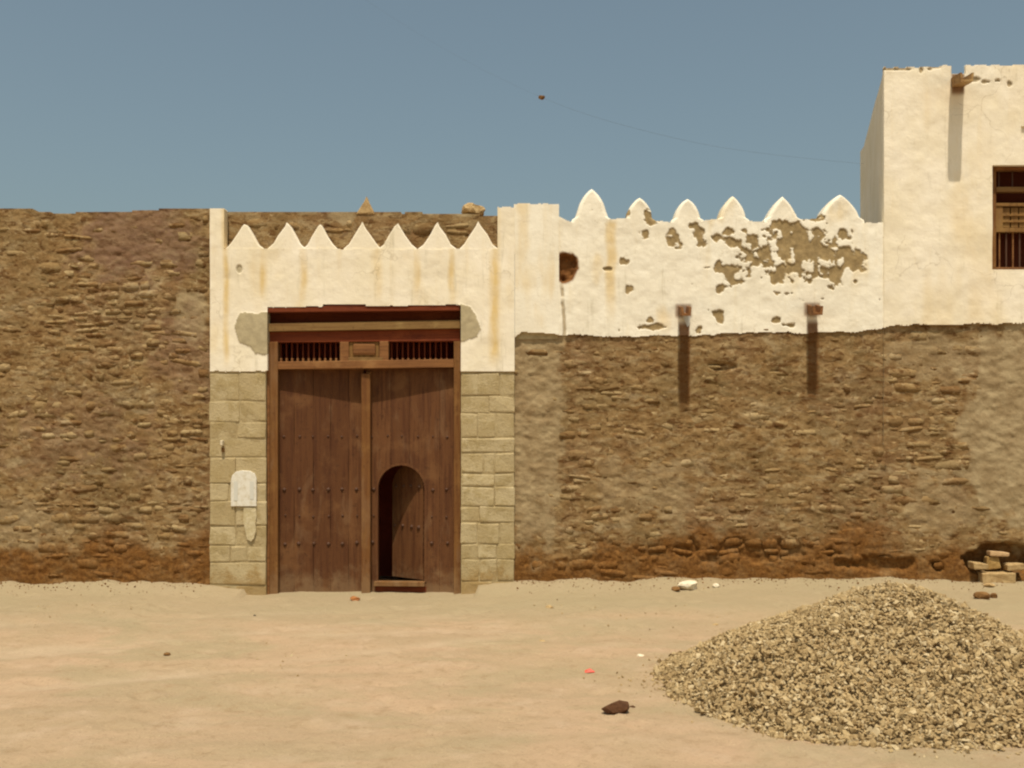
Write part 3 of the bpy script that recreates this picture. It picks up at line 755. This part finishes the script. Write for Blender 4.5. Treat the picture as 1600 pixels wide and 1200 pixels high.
# stones of the two piers
def pier(x0, x1, seed):
    r = random.Random(seed)
    y = 583.0
    while y < 930:
        h = r.choice([r.uniform(20, 28), r.uniform(28, 40), r.uniform(34, 46)])
        y2 = y + h
        cuts = [x0]
        k = r.random()
        if k < .25: cuts += [x0 + (x1 - x0) * r.uniform(.3, .45), x0 + (x1 - x0) * r.uniform(.62, .75)]
        elif k < .85: cuts += [x0 + (x1 - x0) * r.uniform(.35, .68)]
        cuts.append(x1)
        for a, b in zip(cuts[:-1], cuts[1:]):
            g0 = r.uniform(.3, .9)
            random.seed(seed * 1000 + int(a * 7 + y))
            box('pier_stone', (FX(a + g0), GD + .006 + r.uniform(0, .008), FZ(y2 - g0)), (FX(b - g0 * .5), .0, FZ(y + g0)), BLOCK, gw, bevel=.014, jit=.008)
        y = y2
pier(328.5, OX0, 5); pier(OX1, 804, 8)
# little peg with a small brown block below it on the left pier, white painted panel with a run of paint below
box('peg', (FX(348), GD - .05, FZ(696)), (FX(352), GD + .01, FZ(688)), ROCK_W, gw, .006)
box('brown_peg_block', (FX(348), GD - .008, FZ(706)), (FX(353), GD + .01, FZ(699)), ROCK_B, gw, .006)
arch = [(361, 791), (361, 752), (363, 743), (369, 737), (379, 735), (391, 736), (398, 740), (401, 748), (401, 791)]
pw = prism('painted_panel', [(FX(a, GD), FZ(b, GD)) for a, b in arch], GD - .012, GD + .012, PAINT, gw, .003, 1)
for (a, b, c, d) in ((366, 752, 372, 782), (391, 752, 397, 780)):
    box('grey_stripe', (FX(a, GD), GD - .015, FZ(d, GD)), (FX(c, GD), GD - .0125, FZ(b, GD)), GREYP, gw)
prism('paint_run', [(FX(a, GD), FZ(b, GD)) for a, b in ((381, 793), (400, 793), (401, 806), (399, 818), (400, 829), (397, 841), (392, 846), (386, 842), (383, 828), (380, 812))], GD - .0035, GD + .012, mk_rock('faded_paint', (0.50, 0.41, 0.235), (0.60, 0.51, 0.33)), gw)

# ---- timber door case
def gbox(n, x0, y0, x1, y1, f, b, mat, bev=.006, par=None, jit=0.0): return box(n, (FX(x0, f), f, FZ(y1, f)), (FX(x1, f), b, FZ(y0, f)), mat, par or gw, bev, jit)
def gquad(n, pts, f, b, mat, bev=.005, par=None): return prism(n, [(FX(a, f), FZ(c, f)) for a, c in pts], f, b, mat, par or gw, bev, 2)
gquad('lintel', [(418, 488), (418, 481), (506, 478.5), (512, 476), (568, 476), (574, 478), (719, 476.5), (719, 485)], -.040, .10, DARKW)
gbox('lintel_back', OX0, 484, OX1, 534, .16, .22, DARKW)
gquad('beam', [(418, 518), (418, 505.5), (719, 500), (719, 513)], .004, .16, BEAM)
gquad('beam_fascia', [(418, 535), (418, 518.5), (719, 513.5), (719, 533)], .045, .155, DARKW)
gbox('jamb', OX0, 534, 434, 940, .028, .20, FRAME)
gbox('jamb', 709, 533, OX1 - .3, 940, .028, .20, FRAME)
gbox('jamb_strip', OX0 - .5, 537, 421, 940, .010, .029, RAIL)
gquad('transom_rail', [(434, 577), (434, 565), (709, 561), (709, 574)], .022, .17, RAIL)
gbox('transom_post', 531, 534, 545, 565, .040, .15, RAIL)
gbox('transom_post', 593, 533, 607, 564, .040, .15, RAIL)
gbox('carved_panel', 545, 531, 593, 559, .062, .14, SHUT)
gbox('panel_boss', 551, 536, 587, 554, .050, .07, RAIL, .02)
gbox('panel_ledge', 544, 558.5, 598, 564.5, .026, .10, BEAM)
for x0, n in ((438, 11), (611, 11)):
    for k in range(n):
        a = x0 + k * 8.6
        gbox('spindle', a, 534, a + 1.8, 566, .118, .130, DARKW, .003)
        gbox('spindle_foot', a - .6, 559.5, a + 2.6, 566, .060, .115, RAIL, .004)

# ---- door leaves: vertical boards, rows of iron studs, both standing slightly inward at the meeting edge
def leaf(hx, cx, sgn, hd, cd):
    f = bpy.data.objects.new('door_leaf', None); C.objects.link(f); f.parent = gw
    f.location = (FX(hx, hd), hd, 0)
    f.rotation_euler = (0, 0, math.atan2(cd - hd, abs(FX(cx) - FX(hx))) * sgn)
    return f
Lz0, Lz1 = FZ(927, .12), FZ(576, .12)
def board(leafo, a, b, z0, z1, sgn, hole=None, th=.05, name='plank', y=0.0, step=.0125, mat=None):
    """board from a to b (metres from the hinge) with an optional arched cut-out"""
    nx, nz = max(1, int(round((b - a) / step))), int(round((z1 - z0) / step))
    if hole is None: nx, nz = 1, 12
    us, zs = np.linspace(a + .0012, b - .0012, nx + 1), np.linspace(z0, z1, nz + 1)
    V, F, T = [], [], []
    vid = {}
    def v(i, k, s):
        key = (i, k, s)
        if key not in vid:
            vid[key] = len(V); w = .0015 * math.sin(k * 1.3 + a * 50)
            V.append((sgn * (us[i] + w), y + (th if s else 0) + .0, zs[k]))
        return vid[key]
    def ok(i, k): 
        if not (0 <= i < nx and 0 <= k < nz): return False
        return hole is None or not hole((us[i] + us[i + 1]) / 2, (zs[k] + zs[k + 1]) / 2)
    for i in range(nx):
        for k in range(nz):
            if not ok(i, k): continue
            F.append((v(i, k, 0), v(i + 1, k, 0), v(i + 1, k + 1, 0), v(i, k + 1, 0)))
            F.append((v(i, k + 1, 1), v(i + 1, k + 1, 1), v(i + 1, k, 1), v(i, k, 1)))
            if not ok(i - 1, k): F.append((v(i, k, 0), v(i, k + 1, 0), v(i, k + 1, 1), v(i, k, 1)))
            if not ok(i + 1, k): F.append((v(i + 1, k + 1, 0), v(i + 1, k, 0), v(i + 1, k, 1), v(i + 1, k + 1, 1)))
            if not ok(i, k - 1): F.append((v(i + 1, k, 0), v(i, k, 0), v(i, k, 1), v(i + 1, k, 1)))
            if not ok(i, k + 1): F.append((v(i, k + 1, 0), v(i + 1, k + 1, 0), v(i + 1, k + 1, 1), v(i, k + 1, 1)))
    if sgn < 0: F = [q[::-1] for q in F]
    return pydata(name, V, F, mat or WOOD, leafo)
def stud_mesh():
    bm = bmesh.new(); bmesh.ops.create_uvsphere(bm, u_segments=8, v_segments=6, radius=1)
    bmesh.ops.delete(bm, geom=[v for v in bm.verts if v.co.z < -.05], context='VERTS')
    for v in bm.verts: v.co = Vector((v.co.x, -v.co.z * .75, v.co.y))
    bmesh.ops.recalc_face_normals(bm, faces=bm.faces[:])
    me = bpy.data.meshes.new('stud'); bm.to_mesh(me); bm.free(); me.materials.append(IRON)
    me.polygons.foreach_set('use_smooth', [True] * len(me.polygons)); return me
STUD = stud_mesh()
def stud(leafo, u, z, sgn, r=.024):
    o = bpy.data.objects.new('stud', STUD); C.objects.link(o); o.parent = leafo
    q = random.uniform(.8, 1.15) * r; o.location = (sgn * (u + random.uniform(-.012, .012)), -.001, z + random.uniform(-.008, .008)); o.scale = (q, r, q)
ROWS = [(682, .013), (765, .019), (806, .013), (849, .019)]
hd, cd = .105, .165
LW = FX(568, .13) - FX(434, .11)
ll = leaf(434, 568, 1, hd, cd)
ed = [0, .17, .37, .55, .74, LW]
for a, b in zip(ed[:-1], ed[1:]): board(ll, a, b, Lz0, Lz1, 1)
for ry, rr in ROWS:
    for k in range(6): stud(ll, .07 + k * (LW - .14) / 5, FZ(ry, .13) + random.uniform(-.006, .006), 1, rr)
RW = FX(709, .11) - FX(571, .13)
rl = leaf(709, 571, -1, hd, cd)
# wicket opening, metres from the right-hand hinge
wa, wb_, wz0, wz1 = FX(709, .11) - FX(663, .13), FX(709, .11) - FX(590, .14), FZ(909, .13), FZ(727, .13)
wr = (wb_ - wa) / 2; wm = (wa + wb_) / 2
def whole(u, z):
    if u < wa or u > wb_ or z < wz0: return False
    if z < wz1 - wr * 1.02: return True
    return ((u - wm) / wr) ** 2 + ((z - (wz1 - wr * 1.02)) / (wr * 1.02)) ** 2 < 1
ed = [0, .15, wm - .09, wm + .11, RW]
for a, b in zip(ed[:-1], ed[1:]):
    if a > wa and b < wb_:
        board(rl, a, b, Lz0, wz0, -1, step=.0105)
        board(rl, a, b, wz1 - wr, Lz1, -1, hole=whole, step=.0105)
    else: board(rl, a, b, Lz0, Lz1, -1, hole=whole, step=.0105)
for ry, rr in ROWS:
    for k in range(6):
        u = .07 + k * (RW - .14) / 5; z = FZ(ry, .13)
        if not (wa - .03 < u < wb_ + .03 and z < wz1 + .04): stud(rl, u, z + random.uniform(-.006, .006), -1, rr)
# wicket frame moulding: arch ring standing a little proud
def ring():
    V, F = [], []
    path = [(wa, wz0), (wa, wz1 - wr)] + [(wm - wr * math.cos(t), wz1 - wr + wr * math.sin(t)) for t in np.linspace(0, math.pi, 15)[1:-1]] + [(wb_, wz1 - wr), (wb_, wz0)]
    for (u, z) in path:
        dx, dz = (u - wm), (z - (wz1 - wr)) if z > wz1 - wr else 0
        L = math.hypot(dx, dz); nx_, nz_ = dx / L, dz / L
        for off, y in ((.0, -.006), (.026, -.006), (.026, .004), (0, .004)):
            V.append((-(u + nx_ * off), y, z + nz_ * off))
    for i in range(len(path) - 1):
        for k in range(4): F.append((i * 4 + k, i * 4 + (k + 1) % 4, i * 4 + 4 + (k + 1) % 4, i * 4 + 4 + k))
    return V, F
pydata('wicket_moulding', *ring(), WOOD, rl)
def lbox(n, u0, u1, z0, z1, y0, y1, mat, par=rl, sgn=-1, bev=.005):
    a, b = sorted((sgn * u0, sgn * u1)); return box(n, (a, y0, z0), (b, y1, z1), mat, par, bev)
lbox('wicket_sill', wa - .01, wb_ + .035, wz0 - .045, wz0 + .004, -.05, .05, FRAME)
lbox('kick_board', wa - .02, wb_ + .03, Lz0 + .005, wz0 - .05, -.008, .0, DARKW)
lbox('meeting_stile', RW - .055, RW - .003, Lz0, Lz1 - .03, -.022, .0, RAIL)
lbox('astragal', LW - .02, LW + .075, Lz0 - .0, Lz1 - .055, -.105, .012, FRAME, ll, 1, .012)
# the open wicket, swung inward on its right-hand hinge
wk = bpy.data.objects.new('wicket_door', None); C.objects.link(wk); wk.parent = gw
hp = rl.matrix_basis @ Vector((-wa - .016, .030, 0))
wk.location = hp
wk.rotation_euler = (0, 0, rl.rotation_euler.z - math.radians(36))
ww = wb_ - wa - .02
def wtop(u, z):
    uu = u - ww / 2
    return z > wz1 - wr and (uu / (ww / 2)) ** 2 + ((z - (wz1 - wr)) / (wr * .97)) ** 2 > 1
for a, b in ((0, .14), (.14, .33), (.33, ww)): board(wk, a, b, wz0 + .015, wz1 - .012, -1, hole=wtop, th=.035, step=.012)
for z in (.62, 1.05):
    for k in range(4): stud(wk, .06 + k * .12, z, -1, .022)
lbox('batten', .02, ww - .02, wz0 + .18, wz0 + .26, .035, .06, WOOD, wk)
# roofed passage behind the door
pz = FZ(478, .35)
box('passage_wall', (FX(400), .36, -.4), (FX(412), 1.3, pz + .4), INSIDE, gw)
box('passage_wall', (FX(726), .36, -.4), (FX(738), 1.3, pz + .4), INSIDE, gw)
box('passage_wall', (FX(400), 1.31, -.4), (FX(738), 1.45, pz + .4), INSIDE, gw)
box('passage_roof', (FX(398), .352, pz + .405), (FX(740), 1.46, pz + .6), MORTAR, gw)
box('threshold', (FX(OX0), .06, -.3), (FX(OX1), .40, FZ(929, .1)), BLOCK, gw, .01)

# ------------------------------------------------------------------ wall standing behind the gate merlons
T3 = lambda px: np.interp(px, [335, 352, 430, 520, 560, 600, 700, 790], [333, 331, 331.5, 332, 330, 331, 334, 336]) + 1.6 * fbm(px * .07, 6.0, 3.0, 3)
rw = thing('rear_wall', 'low brown rubble wall showing between and above the pointed gate merlons', 'wall', (FX(566, .12), .3, FZ(394)))
slab('mud_mortar_face', 338, 792, 322, 398, .11, RUB_M, rw, step=3, inside=lambda x, y: y > T3(x), disp=rub_disp(7.7, .6),
     attrs={'grey': lambda a, b: np.maximum(bmask(a, b, 535, 337, 22, 12, n=.6, seed=2.2), .9 * sstep(4.5, 1.5, b - T3(a)) * sstep(-.1, .3, fbm(a * .04, 1., 1., 2)))}, thick=.25)
lay_stones(rw, FX(345), FX(785), FZ(392), lambda x: FZ(T3(np.asarray(x) * 150 + 800) + 3), .11, lambda x, z: .35, lambda x: True, 55, hrow=(.08, .13), proud=(.002, .012))
def rock(name, loc, size, mat, seed, label=None, cat=None, sub=2, sharp=.35, group=None, parent=None, rotz=0, flat=True):
    r = np.random.default_rng(seed); bm = bmesh.new()
    bmesh.ops.create_icosphere(bm, subdivisions=sub, radius=1)
    planes = [(Vector(r.normal(size=3)).normalized(), r.uniform(.55, .9)) for _ in range(9)]
    for v in bm.verts:
        c = v.co.copy()
        for n, d in planes:
            e = c.dot(n) - d
            if e > 0: c -= n * e * .92
        v.co = c + Vector(r.normal(size=3)) * sharp * .10
    zmin = min(v.co.z for v in bm.verts)
    ext = [max(v.co[i] for v in bm.verts) - min(v.co[i] for v in bm.verts) for i in range(3)]
    for v in bm.verts:
        v.co = Vector((v.co.x / ext[0] * size[0], v.co.y / ext[1] * size[1], (v.co.z - zmin) / ext[2] * size[2]))
    me = bpy.data.meshes.new(name); bm.to_mesh(me); bm.free()
    o = mesh_obj(name, me, mat, parent, smooth=False)
    o.location = loc; o.rotation_euler = (0, 0, rotz)
    if label: tag(o, label, cat or 'stone', group)
    return o
d3 = .2
rock('boulder', (FX(740, d3), d3 + .02, FZ(338, d3)), (.26, .22, .145), ROCK_T, 3, 'rounded brown stone perched on the wall above the rightmost pointed merlon', 'stone', 3)
sp = prism('finial', [(FX(a, .15), FZ(b, .15)) for a, b in ((557, 336), (566, 322), (570, 316), (573.5, 308), (576, 315), (584, 330), (586, 336))], .10, .22, ROCK_T, None, .012)
tag(sp, 'small pointed finial standing on the wall top behind the middle merlon', 'finial')

for r_ in (cw, wb, gw, rw):
    child_fix(r_)
    for ch in r_.children: pass

# ------------------------------------------------------------------ heap of crushed stone
HC = (2.46, -4.05); RX, RY, HH = 1.38, 1.28, .71
def heap_h(x, y):
    dx, dy = (x - HC[0]) / RX, (y - HC[1]) / RY
    r = np.hypot(dx, dy) * (1 + .13 * fbm(dx * 1.7, dy * 1.7, 5.0, 3))
    slump = .16 * np.exp(-(((x - HC[0] + .75) / .45) ** 2 + ((y - HC[1] + .45) / .4) ** 2)) * .6 + .10 * np.exp(-(((x - HC[0] - .5) / .35) ** 2 + ((y - HC[1] + .75) / .3) ** 2)) - .06 * np.exp(-(((x - HC[0] + .2) / .25) ** 2 + ((y - HC[1] + .6) / .5) ** 2))
    return HH * (1 - np.sqrt(r * r + .018)) + .045 * HH + slump + .022 * fbm(x * 5, y * 5, 2.0, 2)
def chip(seed):
    r = np.random.default_rng(seed); bm = bmesh.new()
    pts = r.normal(size=(10, 3)); pts /= np.linalg.norm(pts, axis=1)[:, None]
    pts *= r.uniform(.35, .5, (10, 1)); pts *= (1.15, .85, .6)
    for p in pts: bm.verts.new(p)
    res = bmesh.ops.convex_hull(bm, input=bm.verts[:])
    bmesh.ops.delete(bm, geom=[v for v in bm.verts if not v.link_faces], context='VERTS')
    bmesh.ops.triangulate(bm, faces=bm.faces[:])
    bm.verts.index_update()
    return np.array([v.co[:] for v in bm.verts]), np.array([[v.index for v in f.verts] for f in bm.faces])
CH = [chip(500 + k) for k in range(14)]
def scatter(name, pos, size, mat, seed):
    r = np.random.default_rng(seed); V, F, T, n = [], [], [], 0
    for (p, s) in zip(pos, size):
        cv, cf = CH[r.integers(14)]
        q = r.normal(size=4); q /= np.linalg.norm(q); w, x, y, z = q
        R = np.array([[1 - 2 * (y * y + z * z), 2 * (x * y - z * w), 2 * (x * z + y * w)], [2 * (x * y + z * w), 1 - 2 * (x * x + z * z), 2 * (y * z - x * w)], [2 * (x * z - y * w), 2 * (y * z + x * w), 1 - 2 * (x * x + y * y)]])
        V.append(cv @ R.T * s + p); F.append(cf + n); n += len(cv); T.append(np.full(len(cv), r.random()))
    V = np.concatenate(V); F = np.concatenate(F); T = np.concatenate(T)
    me = bpy.data.meshes.new(name); me.from_pydata(V.tolist(), [], F.tolist())
    a = me.attributes.new('tone', 'FLOAT', 'POINT'); a.data.foreach_set('value', T.astype(np.float32))
    return mesh_obj(name, me, mat, None, smooth=False)
# body of the heap, then the stones lying over it, all one mass
hx, hy = np.meshgrid(np.linspace(HC[0] - RX * 1.3, HC[0] + RX * 1.3, 80), np.linspace(HC[1] - RY * 1.3, HC[1] + RY * 1.3, 70))
N = 34000
ang = rng.uniform(0, 2 * math.pi, N); rad = np.sqrt(rng.uniform(0, 1, N)) * 1.28
x, y = HC[0] + RX * rad * np.cos(ang), HC[1] + RY * rad * np.sin(ang)
hz = heap_h(x, y); k = hz > -.03
x, y, hz = x[k], y[k], np.maximum(hz[k], 0)
sz = rng.uniform(.017, .041, len(x)) * rng.choice([1, 1, 1, 1.3, 1.7], len(x))
pos = np.stack([x, y, gh(x, y) + hz + rng.uniform(-.006, .016, len(x))], -1)
# strays rolled out round the foot, a tongue of them to the left
M = 1300
ang = rng.uniform(0, 2 * math.pi, M); rad = .95 + np.abs(rng.normal(0, .11, M))
xs, ys = HC[0] + RX * rad * np.cos(ang), HC[1] + RY * rad * np.sin(ang)
xt, yt = 1.3 - np.abs(rng.normal(0, .25, 260)), HC[1] + rng.normal(0, .22, 260)
xs, ys = np.concatenate([xs, xt]), np.concatenate([ys, yt])
ss = rng.uniform(.008, .04, len(xs)) * rng.uniform(.5, 1, len(xs))
pos2 = np.stack([xs, ys, gh(xs, ys) + ss * .22], -1)
hp_o = scatter('gravel_heap', np.concatenate([pos, pos2]), np.concatenate([sz, ss]), GRAVEL, 9)
bm = bmesh.new(); bm.from_mesh(hp_o.data)
zz = gh(hx, hy) + heap_h(hx, hy) - .045
vv = [[bm.verts.new((hx[i, j], hy[i, j], zz[i, j])) for j in range(hx.shape[1])] for i in range(hx.shape[0])]
for i in range(hx.shape[0] - 1):
    for j in range(hx.shape[1] - 1): bm.faces.new((vv[i][j], vv[i][j + 1], vv[i + 1][j + 1], vv[i + 1][j]))
bm.to_mesh(hp_o.data); bm.free()
hp_o.data.attributes['tone'].data.foreach_set('value', np.where((_v := np.array([d.value for d in hp_o.data.attributes['tone'].data])) == 0, .45, _v).astype(np.float32))
tag(hp_o, 'heap of tan crushed stone on the sand in the right foreground', 'gravel heap'); hp_o['kind'] = 'stuff'
# fine litter over the yard
n = 2400
x = rng.uniform(-5.5, 5.5, 9000); y = -rng.uniform(0.05, 6.2, 9000)
kk = (fbm(x * .7, y * .9, 3.3, 3) + rng.uniform(-.5, .5, 9000)) > .42
x, y = x[kk][:n], y[kk][:n]; n = len(x)
s = rng.uniform(.005, .013, n) * rng.choice([1, 1, 1, 1, 1, 2.4], n)
lit = scatter('pebbles', np.stack([x, y, gh(x, y) + s * .15], -1), s, GRAVEL, 19)
tag(lit, 'small tan pebbles scattered over the sandy yard', 'pebbles'); lit['kind'] = 'stuff'
# crumbled mud and stone along the wall foot
n = 700
x = np.concatenate([rng.uniform(-5.5, -3.2, 200), rng.uniform(.05, 5.5, 500)]); y = -np.abs(rng.normal(.02, .16, n)) - .02
s = rng.uniform(.01, .035, n) * rng.uniform(.4, 1, n)
lit = scatter('wall_crumble', np.stack([x, y, gh(x, y) + s * .2], -1), s, RUB_S, 29)
tag(lit, 'crumbled mud and stone bits fallen along the wall foot', 'rubble'); lit['kind'] = 'stuff'

# ------------------------------------------------------------------ single things lying about
def ground_rock(px, py, size, mat, seed, label, cat='stone', name='stone', rotz=0, sub=2):
    x, y = gpos(px, py); z = float(gh(x, y)); x, y = gpos(px, py, z)
    y = min(y, -.06 - size[1] / 2)
    return rock(name, (x, y, float(gh(x, y)) - .012), size, mat, seed, label, cat, sub, rotz=rotz)
ground_rock(1077, 913, (.20, .14, .10), ROCK_W, 41, 'pale white stone lying at the foot of the rubble wall')
ground_rock(1056, 912, (.085, .08, .055), ROCK_B, 42, 'small red-brown stone touching the pale white stone at the wall foot')
ground_rock(1118, 912, (.075, .06, .05), ROCK_W, 43, 'tiny pale stone right of the bigger white one at the wall foot')
ground_rock(964, 1113, (.165, .12, .075), ROCK_D, 44, 'dark brown angular rock alone on the sand before the gravel heap')
ground_rock(988, 1105, (.035, .03, .022), ROCK_D, 45, 'tiny dark pebble just right of the dark angular rock')
ground_rock(1534, 936, (.15, .12, .085), ROCK_B, 46, 'dark brown stone on the ground behind the gravel heap')
ground_rock(1553, 934, (.075, .06, .06), ROCK_B, 47, 'small brown stone touching the dark stone behind the gravel heap')
ground_rock(554, 935, (.10, .08, .055), mk_rock('brick_bit', (0.36, 0.15, 0.05), (0.28, 0.10, 0.03)), 48, 'orange-brown brick fragment at the meeting edge of the door')
ground_rock(262, 1023, (.05, .04, .03), ROCK_B, 49, 'small brown stone on the sand in front of the left wall')
ground_rock(859, 950, (.075, .06, .04), ROCK_T, 50, 'small olive stone on the sand right of the gateway')
ground_rock(847, 1001, (.06, .05, .02), ROCK_T, 51, 'flat tan stone on the sand midway to the red scrap')
ground_rock(1000, 1025, (.06, .045, .025), ROCK_W, 52, 'small pale flat stone on the sand left of the gravel heap')
ground_rock(1118, 916 + 60, (.05, .04, .025), ROCK_T, 53, 'small tan stone on the sand behind the left slope of the heap')
ground_rock(1546, 912, (.12, .09, .05), ROCK_T, 54, 'flat tan stone below the niche in the wall foot')
# broken masonry blocks lying in the niche at the wall foot
def nb(px, py, w, h, dd, dep, mat, label, rot=0, seed=0):
    random.seed(seed + 900)
    x, z = FX(px, dd), FZ(py, dd)
    o = box('fallen_block', (-w / 2, -dep / 2, 0), (w / 2, dep / 2, h), mat, None, .014, .012)
    o.location = (x, dd, z); o.rotation_euler = (rot * .5, rot, rot)
    return tag(o, label, 'stone block')
nb(1555, 911, .34, .12, -.02, .18, ROCK_T, 'long tan block at the bottom of the niche in the wall foot', 0, 1)
nb(1527, 889, .15, .07, -.03, .14, ROCK_T, 'small tan block at the left end of the wall niche', .06, 2)
nb(1550, 889, .13, .14, .02, .12, mk_rock('ochre_rock', (0.40, 0.25, 0.09), (0.30, 0.18, 0.06)), 'upright ochre block in the middle of the wall niche', -.05, 3)
nb(1558, 868, .20, .045, -.01, .12, mk_rock('pink_rock', (0.55, 0.36, 0.19), (0.44, 0.28, 0.14)), 'pale slab lying on top of the blocks in the wall niche', .02, 4)
nb(1583, 891, .17, .08, -.03, .14, ROCK_T, 'tan block at the right end of the wall niche', -.10, 5)
# bits of litter
x, y = gpos(921, 1051); random.seed(4)
rs = bpy.data.meshes.new('plastic_scrap')
vs = [(-.032, -.016, .0), (.034, -.02, .004), (.036, .014, .0), (.004, .020, .018), (-.03, .018, .004), (.002, -.004, .022)]
vs2 = [(a, b, c + .003) for a, b, c in vs]
rs.from_pydata(vs + vs2, [], [(0, 5, 1), (1, 5, 2), (2, 5, 3), (3, 5, 4), (4, 5, 0), (6, 7, 11), (7, 8, 11), (8, 9, 11), (9, 10, 11), (10, 6, 11), (0, 1, 7, 6), (1, 2, 8, 7), (2, 3, 9, 8), (3, 4, 10, 9), (4, 0, 6, 10)])
o = mesh_obj('plastic_scrap', rs, REDP, None, False); o.location = (x, y, float(gh(x, y)) + .004)
tag(o, 'crumpled bright red scrap on the sand in the foreground', 'scrap')
ground_rock(398, 961, (.03, .025, .022), BLACK, 61, 'tiny black lump on the sand before the left gate pier', 'lump', 'black_lump')

# ------------------------------------------------------------------ wire running from the house to a pole out of view
pA = Vector(side_pt(2.75, FZ(255, 2.7) + .28))
def ray(px, py, dist): return Vector(((px - 800) / FPX * dist, dist - DIST, EYE + (HORIZ - py) / FPX * dist))
W = [ray(1349, 256, 13.1), ray(1250, 247, 12.7), ray(1150, 235, 12.3), ray(1075, 221, 12.0), ray(1000, 203, 11.7), ray(920, 181, 11.4), ray(845, 153, 11.0), ray(700, 85, 10.3), ray(520, -30, 9.4), ray(300, -200, 8.4)]
cu = bpy.data.curves.new('overhead_wire', 'CURVE'); cu.dimensions = '3D'; cu.bevel_depth = .0008; cu.bevel_resolution = 1
s_ = cu.splines.new('NURBS'); s_.points.add(len(W) - 1); s_.use_endpoint_u = True; s_.order_u = 4
for k_, (p, w) in enumerate(zip(s_.points, W)): p.co = (*w, 1); p.radius = 1 if k_ < 6 else .45
tmp = bpy.data.objects.new('tmp', cu); C.objects.link(tmp)
me = bpy.data.meshes.new_from_object(tmp.evaluated_get(bpy.context.evaluated_depsgraph_get()))
bpy.data.objects.remove(tmp)
wr_t = thing('overhead_wire', 'thin sagging wire in the sky left of the white house with one brown knob', 'wire', W[0])
o = mesh_obj('cable', me, WIRE, wr_t); o.location = -W[0]
kn = rock('insulator', W[6] - W[0] + Vector((.01, 0, -.022)), (.075, .05, .05), ROCK_B, 77, parent=wr_t)
